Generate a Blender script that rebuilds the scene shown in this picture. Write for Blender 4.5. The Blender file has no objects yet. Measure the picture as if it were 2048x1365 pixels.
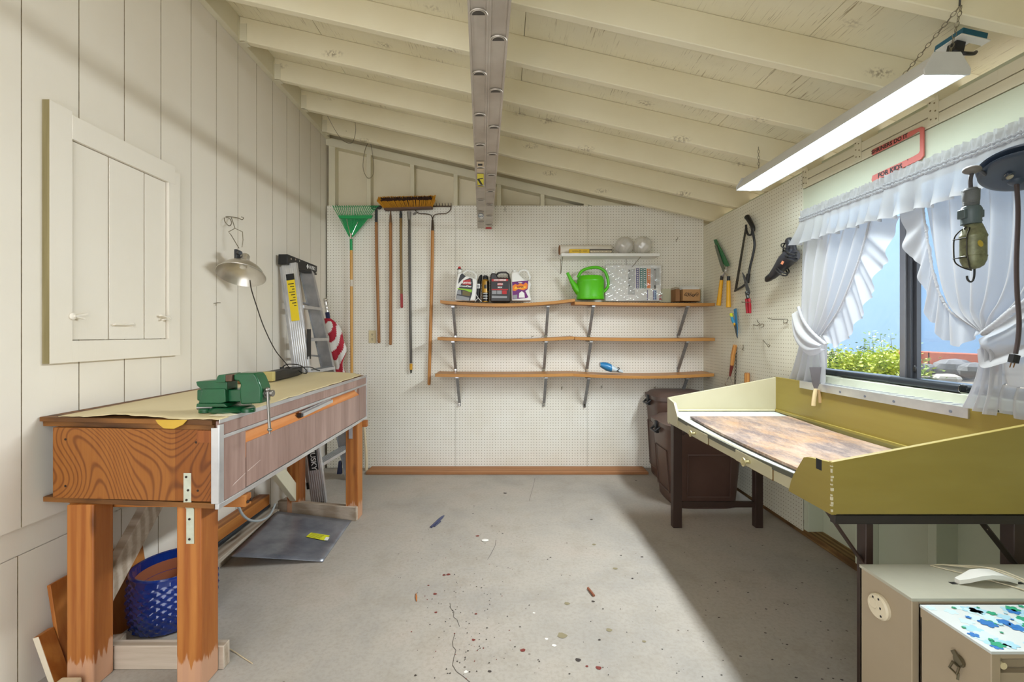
import bpy, bmesh, math, random
from mathutils import Vector, Matrix, Euler
random.seed(7)
SC = bpy.context.scene
COL = SC.collection
PI = math.pi
# ------------------------------------------------------------------ camera, world, sun, exposure
F, CX, CY, H = 885.0, 1010.0, 667.0, 1.25       # focal length and vanishing point in pixels of the 2048x1365 photo, eye height
cam = bpy.data.cameras.new('camera'); cam.sensor_width = 36.0; cam.lens = F/2048*36
cam.shift_x = (1024-CX)/2048; cam.shift_y = -(682.5-CY)/2048; cam.clip_start = .02
CAM = bpy.data.objects.new('camera', cam); COL.objects.link(CAM)
CAM.location = (0, 0, H); CAM.rotation_euler = (PI/2, 0, 0)
SC.camera = CAM
W = bpy.data.worlds.new('daylight'); SC.world = W; W.use_nodes = True
W.node_tree.nodes['Background'].inputs[0].default_value = (.97, .985, 1.0, 1)
W.node_tree.nodes['Background'].inputs[1].default_value = 1.15
sun = bpy.data.lights.new('sun', 'SUN'); sun.energy = 3.2; sun.angle = .01; sun.color = (1, .95, .85)
SUN = bpy.data.objects.new('sun', sun); COL.objects.link(SUN)
SUN.rotation_euler = Euler((math.radians(-38), math.radians(-6), 0))
vs = SC.view_settings
vs.view_transform = 'Standard'; vs.look = 'None'; vs.gamma = 1; vs.use_curve_mapping = False
vs.exposure = 1.55
SC.cycles.use_denoising = True
SC.cycles.max_bounces = 12; SC.cycles.diffuse_bounces = 8; SC.cycles.transparent_max_bounces = 16
SC.cycles.sample_clamp_indirect = 6

# ------------------------------------------------------------------ pixel -> point helpers (a pixel gets its real distance, height or wall)
def at(px, py, Y): return Vector(((px-CX)*Y/F, Y, H-(py-CY)*Y/F))
def onX(px, py, X): return at(px, py, F*X/(px-CX))
def onZ(px, py, Z): return at(px, py, F*(H-Z)/(py-CY))
def V(*a): return Vector(a)
def lerp(a, b, t): return a+(b-a)*t
def poly(pts, t):                     # point on a polyline, t in 0..1 by index
    n = len(pts)-1; s = min(max(t, 0), 1)*n; i = min(int(s), n-1)
    return pts[i].lerp(pts[i+1], s-i)
def smooth_poly(pts, t):              # Catmull-Rom
    n = len(pts)-1; s = min(max(t, 0), 1)*n; i = min(int(s), n-1); f = s-i
    p0, p1, p2, p3 = pts[max(i-1, 0)], pts[i], pts[i+1], pts[min(i+2, n)]
    return .5*((2*p1)+(p2-p0)*f+(2*p0-5*p1+4*p2-p3)*f*f+(3*p1-p0-3*p2+p3)*f**3)
def curve(pts, n=24):
    pts = [Vector(p) for p in pts]
    return [smooth_poly(pts, i/n) for i in range(n+1)]

# ------------------------------------------------------------------ mesh builder
class MB:
    def __init__(s): s.bm = bmesh.new(); s.mi = 0
    def _t(s, n0):
        s.bm.faces.ensure_lookup_table()
        for i in range(n0, len(s.bm.faces)): s.bm.faces[i].material_index = s.mi
    def face(s, pts):
        n0 = len(s.bm.faces); s.bm.faces.new([s.bm.verts.new(p) for p in pts]); s._t(n0); return s
    def prism(s, pts, ext):
        n0 = len(s.bm.faces); ext = Vector(ext); pts = [Vector(p) for p in pts]
        a = [s.bm.verts.new(p) for p in pts]; b = [s.bm.verts.new(p+ext) for p in pts]
        s.bm.faces.new(a); s.bm.faces.new(b[::-1]); n = len(a)
        for i in range(n): s.bm.faces.new((a[i], b[i], b[(i+1) % n], a[(i+1) % n]))
        s._t(n0); return s
    def box(s, x0, x1, y0, y1, z0, z1):
        return s.prism([(x0, y0, z0), (x1, y0, z0), (x1, y1, z0), (x0, y1, z0)], (0, 0, z1-z0))
    def obox(s, c, size, rot=None):
        a, b, d = size[0]/2, size[1]/2, size[2]/2; R = (rot.to_matrix() if isinstance(rot, Euler) else rot) if rot else Matrix.Identity(3)
        c = Vector(c); q = [c+R @ Vector(p) for p in ((-a, -b, -d), (a, -b, -d), (a, b, -d), (-a, b, -d))]
        return s.prism(q, R @ Vector((0, 0, 2*d)))
    def bar(s, p0, p1, w, h, up=(0, 0, 1)):          # rectangular bar between two points: w across, h along up
        p0, p1 = Vector(p0), Vector(p1); d = (p1-p0).normalized(); r = d.cross(Vector(up)).normalized(); u = r.cross(d)
        q = [p0+r*a*w/2+u*b*h/2 for a, b in ((-1, -1), (1, -1), (1, 1), (-1, 1))]
        return s.prism(q, p1-p0)
    def tube(s, pts, r, seg=8, closed=False, cap=True):
        n0 = len(s.bm.faces); pts = [Vector(p) for p in pts]; n = len(pts)
        rr = r if isinstance(r, (list, tuple)) else [r]*n
        rings = []; prev = None
        for i, p in enumerate(pts):
            if closed: d = pts[(i+1) % n]-pts[i-1]
            else: d = pts[min(i+1, n-1)]-pts[max(i-1, 0)]
            d.normalize()
            if prev is None:
                a = Vector((0, 0, 1)) if abs(d.z) < .9 else Vector((1, 0, 0)); x = d.cross(a).normalized()
            else: x = (prev-d*prev.dot(d)).normalized()
            prev = x; y = d.cross(x)
            rings.append([s.bm.verts.new(p+(x*math.cos(2*PI*k/seg)+y*math.sin(2*PI*k/seg))*rr[i]) for k in range(seg)])
        m = n if closed else n-1
        for i in range(m):
            A, B = rings[i], rings[(i+1) % n]
            for k in range(seg): s.bm.faces.new((A[k], A[(k+1) % seg], B[(k+1) % seg], B[k]))
        if cap and not closed: s.bm.faces.new(rings[0][::-1]); s.bm.faces.new(rings[-1])
        s._t(n0); return s
    def cyl(s, p0, p1, r0, r1=None, seg=16): return s.tube([p0, p1], [r0, r0 if r1 is None else r1], seg)
    def lathe(s, prof, M=None, seg=32, fn=None):     # prof: (r, z); r = 0 closes
        n0 = len(s.bm.faces); M = M or Matrix.Identity(4); rings = []
        for r, z in prof:
            if r < 1e-6: rings.append([s.bm.verts.new(M @ Vector((0, 0, z)))])
            else:
                rings.append([s.bm.verts.new(M @ Vector(((r+(fn(k/seg, z) if fn else 0))*math.cos(2*PI*k/seg), (r+(fn(k/seg, z) if fn else 0))*math.sin(2*PI*k/seg), z))) for k in range(seg)])
        for A, B in zip(rings, rings[1:]):
            if len(A) == 1 and len(B) == 1: continue
            for k in range(seg):
                k2 = (k+1) % seg
                if len(A) == 1: s.bm.faces.new((A[0], B[k], B[k2]))
                elif len(B) == 1: s.bm.faces.new((A[k], A[k2], B[0]))
                else: s.bm.faces.new((A[k], A[k2], B[k2], B[k]))
        s._t(n0); return s
    def grid(s, fn, nu, nv):
        n0 = len(s.bm.faces)
        g = [[s.bm.verts.new(fn(i/nu, j/nv)) for i in range(nu+1)] for j in range(nv+1)]
        for j in range(nv):
            for i in range(nu): s.bm.faces.new((g[j][i], g[j][i+1], g[j+1][i+1], g[j+1][i]))
        s._t(n0); return s
    def ball(s, c, r, sc=(1, 1, 1), seg=16, rings=10, rot=None):
        M = Matrix.Translation(c) @ ((rot.to_matrix().to_4x4()) if rot else Matrix.Identity(4)) @ Matrix.Diagonal((*sc, 1))
        return s.lathe([(r*math.sin(PI*i/rings) if 0 < i < rings else 0, -r*math.cos(PI*i/rings)) for i in range(rings+1)], M, seg)
    def loft(s, secs):                                # list of closed sections with equal counts
        n0 = len(s.bm.faces); R = [[s.bm.verts.new(p) for p in q] for q in secs]; n = len(R[0])
        for A, B in zip(R, R[1:]):
            for k in range(n): s.bm.faces.new((A[k], A[(k+1) % n], B[(k+1) % n], B[k]))
        s.bm.faces.new(R[0][::-1]); s.bm.faces.new(R[-1]); s._t(n0); return s
    def text(s, body, size, M, depth=.0006, align='CENTER', shear=0, bold=0, xs=1.0):
        cu = bpy.data.curves.new('t', 'FONT'); cu.body = body; cu.size = size; cu.extrude = depth; cu.align_x = align; cu.align_y = 'CENTER'; cu.shear = shear; cu.offset = bold
        cu.resolution_u = 3
        o = bpy.data.objects.new('t', cu); COL.objects.link(o)
        dg = bpy.context.evaluated_depsgraph_get(); me = bpy.data.meshes.new_from_object(o.evaluated_get(dg))
        bpy.data.objects.remove(o); bpy.data.curves.remove(cu)
        me.transform(M @ Matrix.Diagonal((xs, 1, 1, 1))); n0 = len(s.bm.faces); s.bm.from_mesh(me); bpy.data.meshes.remove(me); s._t(n0); return s
    def build(s, name, mats, parent=None, smooth=True, bevel=0, solid=0, sub=0, origin=None, label=None, angle=38, recalc=True):
        if not isinstance(mats, (list, tuple)): mats = [mats]
        if recalc: bmesh.ops.recalc_face_normals(s.bm, faces=s.bm.faces)
        me = bpy.data.meshes.new(name)
        if parent is not None: org = world_loc(parent)
        elif origin is not None: org = Vector(origin)
        else:
            vv = [v.co for v in s.bm.verts]
            org = Vector(((min(v.x for v in vv)+max(v.x for v in vv))/2, (min(v.y for v in vv)+max(v.y for v in vv))/2, min(v.z for v in vv)))
        bmesh.ops.translate(s.bm, verts=s.bm.verts, vec=-org)
        s.bm.to_mesh(me); s.bm.free()
        for m in mats: me.materials.append(m)
        if smooth:
            me.polygons.foreach_set('use_smooth', [True]*len(me.polygons)); me.set_sharp_from_angle(angle=math.radians(angle))
        o = bpy.data.objects.new(name, me); COL.objects.link(o)
        if parent is not None: o.parent = parent
        else: o.location = org
        if solid: m = o.modifiers.new('solid', 'SOLIDIFY'); m.thickness = solid; m.offset = 0
        if bevel: m = o.modifiers.new('bevel', 'BEVEL'); m.width = bevel; m.segments = 2; m.limit_method = 'ANGLE'
        if sub: m = o.modifiers.new('sub', 'SUBSURF'); m.levels = sub; m.render_levels = sub
        if label: o['label'] = label
        return o
def world_loc(o):
    l = Vector(o.location)
    while o.parent: o = o.parent; l += Vector(o.location)
    return l
def thing(name, label, cat, loc, group=None):
    o = bpy.data.objects.new(name, None); COL.objects.link(o); o.location = loc; o.empty_display_size = .05
    o['label'] = label; o['category'] = cat
    if group: o['group'] = group
    return o
def tag(o, label, cat, group=None, kind=None):
    o['label'] = label; o['category'] = cat
    if group: o['group'] = group
    if kind: o['kind'] = kind
    return o
def struct(o): o['kind'] = 'structure'; return o
def empty_struct(name, loc=(0, 0, 0)):
    o = bpy.data.objects.new(name, None); COL.objects.link(o); o.location = loc; o['kind'] = 'structure'; return o
def dup(root, loc, label=None, rot=None):
    r = root.copy(); COL.objects.link(r); r.location = loc
    if rot is not None: r.rotation_euler = rot
    if label: r['label'] = label
    for ch in list(root.children):
        c = ch.copy(); COL.objects.link(c); c.parent = r
        for g in list(ch.children):
            d = g.copy(); COL.objects.link(d); d.parent = c
    return r

# ------------------------------------------------------------------ materials
def L(r, g, b):
    f = lambda c: (c/255/12.92) if c <= 10.3 else ((c/255+.055)/1.055)**2.4
    return (f(r), f(g), f(b), 1)
def _base(name, rough, metal, spec=.5):
    m = bpy.data.materials.new(name); m.use_nodes = True; nt = m.node_tree; b = nt.nodes['Principled BSDF']
    b.inputs['Roughness'].default_value = rough; b.inputs['Metallic'].default_value = metal; b.inputs['Specular IOR Level'].default_value = spec
    return m, nt, b
def N(nt, t, **k):
    n = nt.nodes.new(t)
    for a, v in k.items(): setattr(n, a, v)
    return n
def coords(nt, scale=(1, 1, 1), rot=(0, 0, 0)):
    tc = N(nt, 'ShaderNodeTexCoord'); mp = N(nt, 'ShaderNodeMapping'); mp.inputs['Scale'].default_value = scale; mp.inputs['Rotation'].default_value = rot
    nt.links.new(tc.outputs['Object'], mp.inputs['Vector']); return mp.outputs['Vector']
def noise(nt, vec, scale, detail=4, rough=.55, dist=0):
    n = N(nt, 'ShaderNodeTexNoise'); n.inputs['Scale'].default_value = scale; n.inputs['Detail'].default_value = detail; n.inputs['Roughness'].default_value = rough; n.inputs['Distortion'].default_value = dist
    nt.links.new(vec, n.inputs['Vector']); return n.outputs['Fac']
def ramp(nt, fac, stops, interp='LINEAR'):
    r = N(nt, 'ShaderNodeValToRGB'); r.color_ramp.interpolation = interp; e = r.color_ramp.elements
    while len(e) < len(stops): e.new(.5)
    for i, (p, c) in enumerate(stops): e[i].position = p; e[i].color = c
    nt.links.new(fac, r.inputs['Fac']); return r.outputs['Color']
def mix(nt, fac, a, b, mode='MIX'):
    m = N(nt, 'ShaderNodeMix', data_type='RGBA', blend_type=mode)
    if isinstance(fac, (int, float)): m.inputs[0].default_value = fac
    else: nt.links.new(fac, m.inputs[0])
    for i, c in ((6, a), (7, b)):
        if isinstance(c, tuple): m.inputs[i].default_value = c
        else: nt.links.new(c, m.inputs[i])
    return m.outputs[2]
def bump(nt, b, h, dist=.002, strength=.5):
    n = N(nt, 'ShaderNodeBump'); n.inputs['Distance'].default_value = dist; n.inputs['Strength'].default_value = strength
    nt.links.new(h, n.inputs['Height']); nt.links.new(n.outputs['Normal'], b.inputs['Normal'])
def flat(name, c, rough=.5, metal=0, c2=None, vs=20, amt=1.0, bmp=0, bs=60, stretch=(1, 1, 1), spec=.5, coat=0):
    m, nt, b = _base(name, rough, metal, spec)
    if coat: b.inputs['Coat Weight'].default_value = coat; b.inputs['Coat Roughness'].default_value = .08
    v = coords(nt, stretch)
    if c2: nt.links.new(ramp(nt, noise(nt, v, vs), [(.5-.25*amt, c), (.5+.25*amt, c2)]), b.inputs['Base Color'])
    else:
        nt.links.new(ramp(nt, noise(nt, v, vs, 2), [(.3, tuple(x*.95 for x in c[:3])+(1,)), (.7, c)]), b.inputs['Base Color'])
    if bmp: bump(nt, b, noise(nt, v, bs), bmp)
    return m
def paint(name, c, dirt, bmp=.0006, stretch=(6, 6, 1), knots=False, dirt_amt=.35, rough=.55, checks=None):
    m, nt, b = _base(name, rough, 0, .3)
    v = coords(nt, stretch); v1 = coords(nt)
    f = noise(nt, v1, 1.7, 5, .6); f2 = noise(nt, v, 9, 6, .65)
    col = mix(nt, ramp(nt, f, [(.42, (0, 0, 0, 1)), (.75, (dirt_amt,)*3+(1,))]), c, dirt)
    col = mix(nt, ramp(nt, f2, [(.62, (0, 0, 0, 1)), (.78, (.35,)*3+(1,))]), col, dirt)
    if checks:
        fc = noise(nt, coords(nt, checks), 3, 3, .6); fm = noise(nt, v1, 3.5, 3)
        col = mix(nt, mix(nt, 1.0, ramp(nt, fc, [(.60, (0, 0, 0, 1)), (.67, (.8,)*3+(1,))]), ramp(nt, fm, [(.42, (.12,)*3+(1,)), (.62, (1, 1, 1, 1))]), 'MULTIPLY'), col, L(136, 116, 78))
    if knots:
        vo = N(nt, 'ShaderNodeTexVoronoi'); vo.inputs['Scale'].default_value = 1.0
        nt.links.new(coords(nt, (2.6, 6, 7)), vo.inputs['Vector'])
        kn = ramp(nt, vo.outputs['Distance'], [(.06, (.6,)*3+(1,)), (.2, (0, 0, 0, 1))])
        sc = mix(nt, 1.0, kn, ramp(nt, noise(nt, v1, 70, 3), [(.45, (0, 0, 0, 1)), (.6, (1, 1, 1, 1))]), 'MULTIPLY')
        col = mix(nt, sc, col, L(105, 84, 55))
    nt.links.new(col, b.inputs['Base Color']); bump(nt, b, f2, bmp)
    return m
def wood(name, c1, c2, axis=0, scale=1.0, rough=.5, ring=1.0, c3=None, bmp=.0004, coat=0):
    m, nt, b = _base(name, rough, 0, .4)
    if coat: b.inputs['Coat Weight'].default_value = coat; b.inputs['Coat Roughness'].default_value = .25
    st = [14*scale]*3; st[axis] = 1.1*scale
    v = coords(nt, tuple(st))
    f = noise(nt, v, 3.2, 5, .6, .6)
    w = N(nt, 'ShaderNodeTexWave', wave_type='BANDS', bands_direction=['Y', 'X', 'X'][axis]); w.inputs['Scale'].default_value = .55; w.inputs['Distortion'].default_value = 7*ring; w.inputs['Detail'].default_value = 3; w.inputs['Detail Scale'].default_value = .7
    nt.links.new(v, w.inputs['Vector'])
    mx = mix(nt, .55, ramp(nt, f, [(.3, c1), (.7, c2)]), ramp(nt, w.outputs['Fac'], [(.15, c1), (.75, c2)]))
    if c3: mx = mix(nt, ramp(nt, noise(nt, coords(nt), 5, 3), [(.5, (0, 0, 0, 1)), (.72, (.8,)*3+(1,))]), mx, c3)
    nt.links.new(mx, b.inputs['Base Color']); bump(nt, b, f, bmp)
    return m
def emis(name, c, s):
    m, nt, b = _base(name, .5, 0); b.inputs['Base Color'].default_value = c; b.inputs['Emission Color'].default_value = c; b.inputs['Emission Strength'].default_value = s; return m

WALL = paint('painted siding', L(231, 225, 214), L(212, 202, 182), .0005, (40, 40, 1.5), dirt_amt=.25)
GROOVE = flat('groove grime and shade', L(176, 160, 128), .8, 0, L(122, 106, 78), 30)  # dirt plus the shade inside the grooves, put into one darker colour
WALLD = paint('painted plywood', L(224, 215, 190), L(198, 184, 150), .0004, (3, 3, 20))
RAFT = paint('painted rafter', L(231, 223, 196), L(208, 194, 156), .0005, (1, 20, 20), knots=True)
SHEA = paint('painted roof plywood', L(230, 223, 198), L(202, 190, 154), .0012, (50, 1.2, 50), knots=True, dirt_amt=.3, checks=(60, 2.2, 1))
TRIMW = paint('painted framing', L(216, 210, 186), L(190, 178, 145), .0004, (12, 12, 1.5))
GREENW = paint('pale green painted board', L(204, 210, 190), L(180, 182, 152), .0004, (12, 1.5, 12))
RAWT = wood('raw tan board edge', L(150, 138, 100), L(122, 110, 72), 2)
PLATE = wood('stained sole plate', L(172, 140, 88), L(90, 60, 30), 1, 1.2, .8, c3=L(60, 40, 22))
def peg_mat(name, ia, ib, c=L(238, 236, 228), hc=L(104, 92, 68)):
    m, nt, b = _base(name, .5, 0, .3)
    tc = N(nt, 'ShaderNodeTexCoord'); sp = N(nt, 'ShaderNodeSeparateXYZ'); nt.links.new(tc.outputs['Object'], sp.inputs[0])
    def cell(o):
        a = N(nt, 'ShaderNodeMath', operation='MULTIPLY'); a.inputs[1].default_value = 1/.0254; nt.links.new(o, a.inputs[0])
        fr = N(nt, 'ShaderNodeMath', operation='FRACT'); nt.links.new(a.outputs[0], fr.inputs[0])
        s = N(nt, 'ShaderNodeMath', operation='SUBTRACT'); s.inputs[1].default_value = .5; nt.links.new(fr.outputs[0], s.inputs[0])
        p = N(nt, 'ShaderNodeMath', operation='POWER'); p.inputs[1].default_value = 2; nt.links.new(s.outputs[0], p.inputs[0]); return p.outputs[0]
    ad = N(nt, 'ShaderNodeMath', operation='ADD'); nt.links.new(cell(sp.outputs[ia]), ad.inputs[0]); nt.links.new(cell(sp.outputs[ib]), ad.inputs[1])
    lt = N(nt, 'ShaderNodeMath', operation='LESS_THAN'); lt.inputs[1].default_value = .0165; nt.links.new(ad.outputs[0], lt.inputs[0])
    f = noise(nt, coords(nt), 1.6, 5, .6)
    col = mix(nt, ramp(nt, f, [(.4, (0, 0, 0, 1)), (.75, (.4,)*3+(1,))]), c, L(203, 190, 160))
    nt.links.new(mix(nt, lt.outputs[0], col, hc), b.inputs['Base Color'])
    return m
PEGB = peg_mat('pegboard back', 0, 2); PEGR = peg_mat('pegboard side', 1, 2, L(226, 224, 208), L(146, 134, 106))
def concrete():
    m, nt, b = _base('concrete', .62, 0, .3)
    v = coords(nt)
    f1 = noise(nt, v, 1.1, 6, .62, .3); f2 = noise(nt, v, 5.5, 6, .65); f3 = noise(nt, v, 60, 4, .7)
    c = ramp(nt, f1, [(.3, L(154, 150, 145)), (.52, L(174, 167, 158)), (.7, L(182, 170, 159))])
    c = mix(nt, ramp(nt, f2, [(.5, (0, 0, 0, 1)), (.78, (.5,)*3+(1,))]), c, L(150, 140, 124))
    c = mix(nt, ramp(nt, f3, [(.35, (.3,)*3+(1,)), (.55, (0, 0, 0, 1))]), c, L(140, 132, 118))
    vo = N(nt, 'ShaderNodeTexVoronoi'); vo.inputs['Scale'].default_value = 9; nt.links.new(v, vo.inputs['Vector'])
    sp = ramp(nt, vo.outputs['Distance'], [(.03, (1, 1, 1, 1)), (.055, (0, 0, 0, 1))])
    sp = mix(nt, 1.0, sp, ramp(nt, noise(nt, v, 2.2, 2), [(.42, (0, 0, 0, 1)), (.6, (.8,)*3+(1,))]), 'MULTIPLY')
    c = mix(nt, sp, c, L(84, 72, 62))
    nt.links.new(c, b.inputs['Base Color']); bump(nt, b, f2, .0012, .4)
    return m
CONC = concrete()
ALU = flat('aluminium', L(200, 200, 204), .36, .9, L(166, 167, 172), 12)
ALUL = flat('bright aluminium', L(222, 222, 224), .3, .75, L(190, 191, 196), 8)
GALV = flat('galvanised sheet', L(168, 172, 182), .3, .55, L(104, 108, 120), 7, 1.0)
STEEL = flat('grey steel', L(150, 152, 153), .5, .35, L(132, 133, 134), 20)
WIRE = flat('dull wire', L(138, 130, 112), .4, .8)
CHROME = flat('chrome', L(220, 218, 215), .12, 1)
DARK = flat('black plastic', L(30, 30, 32), .42)
DARK2 = flat('dark charcoal', L(48, 50, 54), .4)
BROWNST = flat('brown painted steel', L(60, 44, 38), .45, .1)
BIN = flat('brown plastic', L(92, 68, 58), .42, 0, L(82, 58, 50), 5)
LUMB = wood('orange lumber', L(182, 118, 56), L(148, 82, 30), 2, 1.0, .5, .8)
def leg_wood():
    m = wood('orange leg lumber', L(182, 118, 56), L(146, 80, 30), 2, 1.0, .5, .9); nt = m.node_tree; b = nt.nodes['Principled BSDF']
    src = b.inputs['Base Color'].links[0].from_socket; v = coords(nt)
    vo = N(nt, 'ShaderNodeTexVoronoi'); vo.inputs['Scale'].default_value = 1; nt.links.new(coords(nt, (9, 9, 2.4)), vo.inputs['Vector'])
    c = mix(nt, ramp(nt, vo.outputs['Distance'], [(.05, (.75,)*3+(1,)), (.16, (0, 0, 0, 1))]), src, L(84, 44, 16))
    sp = N(nt, 'ShaderNodeSeparateXYZ'); nt.links.new(v, sp.inputs[0])
    nz = noise(nt, coords(nt, (30, 30, 3)), 1.6, 4, .6); k = N(nt, 'ShaderNodeMath', operation='MULTIPLY_ADD'); k.inputs[1].default_value = -.19; nt.links.new(nz, k.inputs[0]); nt.links.new(sp.outputs[2], k.inputs[2])
    c = mix(nt, ramp(nt, k.outputs[0], [(0, (.75,)*3+(1,)), (.012, (0, 0, 0, 1))]) if 0 else ramp(nt, k.outputs[0], [(0, (.6,)*3+(1,)), (.010, (0, 0, 0, 1))]), c, L(206, 168, 142))
    nt.links.new(c, b.inputs['Base Color']); return m
LEGW = leg_wood()
LADA = flat('dull ladder aluminium', L(204, 197, 188), .42, .55, L(172, 162, 150), 5)
LUMBX = wood('orange lumber across', L(182, 118, 56), L(140, 78, 30), 0, 1.0, .5, .8)
LUMBY = wood('orange lumber along', L(190, 126, 62), L(148, 84, 34), 1, 1.0, .5, .8)
GREYW = wood('weathered lumber', L(196, 182, 166), L(150, 132, 112), 0, 1.0, .75, .6)
GREYWY = wood('weathered lumber along', L(196, 184, 168), L(152, 134, 114), 1, 1.0, .75, .6)
SHELFW = wood('varnished shelf pine', L(196, 142, 78), L(160, 104, 46), 0, .8, .42, .6)
HANDLEW = wood('varnished handle', L(206, 150, 84), L(170, 110, 54), 2, 2, .4, .5)
HANDLEO = wood('old handle', L(176, 124, 74), L(140, 92, 50), 2, 2, .5, .5)
WALNUT = wood('walnut laminate', L(172, 143, 133), L(134, 106, 97), 2, 1.3, .38, .8)
def plywood():
    m, nt, b = _base('figured plywood', .42, 0, .4)
    v = coords(nt, (1, 1, .55))
    f = noise(nt, v, 2.4, 1.2, .4, .3)
    k = N(nt, 'ShaderNodeMath', operation='MULTIPLY'); k.inputs[1].default_value = 460; nt.links.new(f, k.inputs[0])
    s = N(nt, 'ShaderNodeMath', operation='SINE'); nt.links.new(k.outputs[0], s.inputs[0])
    c = ramp(nt, s.outputs[0], [(.0, L(150, 92, 36)), (.45, L(144, 86, 32)), (.98, L(104, 54, 12))])
    c = mix(nt, .25, c, ramp(nt, noise(nt, coords(nt, (40, 40, 2)), 3), [(.3, L(156, 100, 44)), (.7, L(116, 62, 18))]))
    tc = N(nt, 'ShaderNodeTexCoord'); sp = N(nt, 'ShaderNodeSeparateXYZ'); nt.links.new(tc.outputs['Object'], sp.inputs[0])
    gt = N(nt, 'ShaderNodeMath', operation='GREATER_THAN'); gt.inputs[1].default_value = .155; nt.links.new(sp.outputs[0], gt.inputs[0])
    c = mix(nt, gt.outputs[0], c, mix(nt, 1.0, c, (.80, .70, .52, 1), 'MULTIPLY'))
    nt.links.new(c, b.inputs['Base Color']); return m
PLY = plywood()
PLYE = wood('plywood edge', L(142, 92, 40), L(58, 34, 16), 0, .8, .6, .4)
LINO = flat('worn tan linoleum', L(222, 208, 170), .5, 0, L(204, 186, 140), 3, 1.0, .0006, 30, (1, .35, 1))
GLUE = flat('yellow glue', L(196, 158, 52), .4)
GREENV = flat('green enamel', L(12, 88, 50), .32, 0, L(10, 70, 40), 14, coat=.3)
RUST = flat('rusted jaw steel', L(110, 84, 68), .5, .5, L(78, 58, 48), 40)
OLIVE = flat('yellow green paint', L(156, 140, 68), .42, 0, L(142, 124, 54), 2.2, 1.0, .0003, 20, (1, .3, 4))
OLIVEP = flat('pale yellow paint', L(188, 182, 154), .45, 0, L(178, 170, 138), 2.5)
WHITEL = flat('white laminate', L(206, 212, 210), .3)
def hardboard():
    m, nt, b = _base('worn hardboard', .6, 0, .3)
    v = coords(nt)
    c = ramp(nt, noise(nt, v, 2.6, 5, .6), [(.32, L(160, 120, 78)), (.6, L(166, 144, 126))])
    c = mix(nt, ramp(nt, noise(nt, coords(nt, (2.5, 1, 1)), 3.4, 7, .72), [(.42, (0, 0, 0, 1)), (.60, (.85,)*3+(1,))]), c, L(92, 82, 84))
    c = mix(nt, ramp(nt, noise(nt, coords(nt, (60, 6, 1)), 6, 5, .7), [(.5, (0, 0, 0, 1)), (.7, (.5,)*3+(1,))]), c, L(196, 184, 176))
    nt.links.new(c, b.inputs['Base Color']); return m
HARDB = hardboard()
HARDE = flat('hardboard edge', L(150, 96, 52), .7)
CREAM = flat('cream enamel', L(172, 156, 132), .4, 0, L(162, 146, 122), 3)
CREAMT = flat('pale enamel top', L(178, 176, 160), .38)
WHITEP = flat('white plastic', L(236, 236, 232), .35)
BLACKL = flat('black print', L(22, 22, 24), .5)
REDL = flat('red print', L(190, 36, 40), .5)
WHITE = flat('white print', L(240, 240, 238), .5)
YELL = flat('yellow label', L(236, 208, 30), .5)
YELP = flat('yellow handle', L(238, 178, 40), .4)
REDP = flat('red handle', L(170, 26, 44), .35)
GREENP = flat('leaf rake green', L(20, 160, 88), .4)
LIME = flat('lime plastic', L(86, 190, 22), .33)
BLUEG = flat('blue glaze', L(16, 50, 128), .12, 0, L(10, 30, 92), 6, coat=.8)
TERRA = flat('terracotta', L(150, 84, 52), .8)
CARD = flat('cardboard', L(190, 146, 98), .7)
PINK = flat('salmon plastic', L(202, 104, 94), .45)
FLAGR = flat('flag red', L(176, 28, 52), .7); FLAGW = flat('flag white', L(228, 224, 220), .7); FLAGB = flat('flag blue', L(40, 44, 84), .7)
BEIGE = flat('beige plastic', L(214, 200, 160), .4)
CARBON = flat('black pipe', L(52, 58, 64), .35, .4)
def cloth():
    m = bpy.data.materials.new('sheer white curtain'); m.use_nodes = True; nt = m.node_tree; nt.nodes.clear()
    o = N(nt, 'ShaderNodeOutputMaterial'); d = N(nt, 'ShaderNodeBsdfDiffuse'); t = N(nt, 'ShaderNodeBsdfTranslucent'); tr = N(nt, 'ShaderNodeBsdfTransparent')
    d.inputs[0].default_value = (.60, .60, .60, 1); t.inputs[0].default_value = (.55, .55, .60, 1)
    a = N(nt, 'ShaderNodeMixShader'); a.inputs[0].default_value = .45; nt.links.new(d.outputs[0], a.inputs[1]); nt.links.new(t.outputs[0], a.inputs[2])
    b = N(nt, 'ShaderNodeMixShader'); b.inputs[0].default_value = .16; nt.links.new(a.outputs[0], b.inputs[1]); nt.links.new(tr.outputs[0], b.inputs[2])
    nt.links.new(b.outputs[0], o.inputs[0]); return m
CLOTH = cloth()
def glass(name, tint, gl=.08, op=0.0, oc=(.7, .8, .95, 1)):
    m = bpy.data.materials.new(name); m.use_nodes = True; nt = m.node_tree; nt.nodes.clear()
    o = N(nt, 'ShaderNodeOutputMaterial'); t = N(nt, 'ShaderNodeBsdfTransparent'); t.inputs[0].default_value = tint
    g = N(nt, 'ShaderNodeBsdfGlossy'); g.inputs['Roughness'].default_value = .03
    a = N(nt, 'ShaderNodeMixShader'); a.inputs[0].default_value = gl; nt.links.new(t.outputs[0], a.inputs[1]); nt.links.new(g.outputs[0], a.inputs[2])
    if op:
        d = N(nt, 'ShaderNodeBsdfDiffuse'); d.inputs[0].default_value = oc; b = N(nt, 'ShaderNodeMixShader'); b.inputs[0].default_value = op
        nt.links.new(a.outputs[0], b.inputs[1]); nt.links.new(d.outputs[0], b.inputs[2]); a = b
    nt.links.new(a.outputs[0], o.inputs[0]); return m
GLASS = glass('window glass', (.97, .98, .98, 1), .05)
SCREEN = glass('insect screen', (.8, .86, .9, 1), .02, .12)
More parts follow.
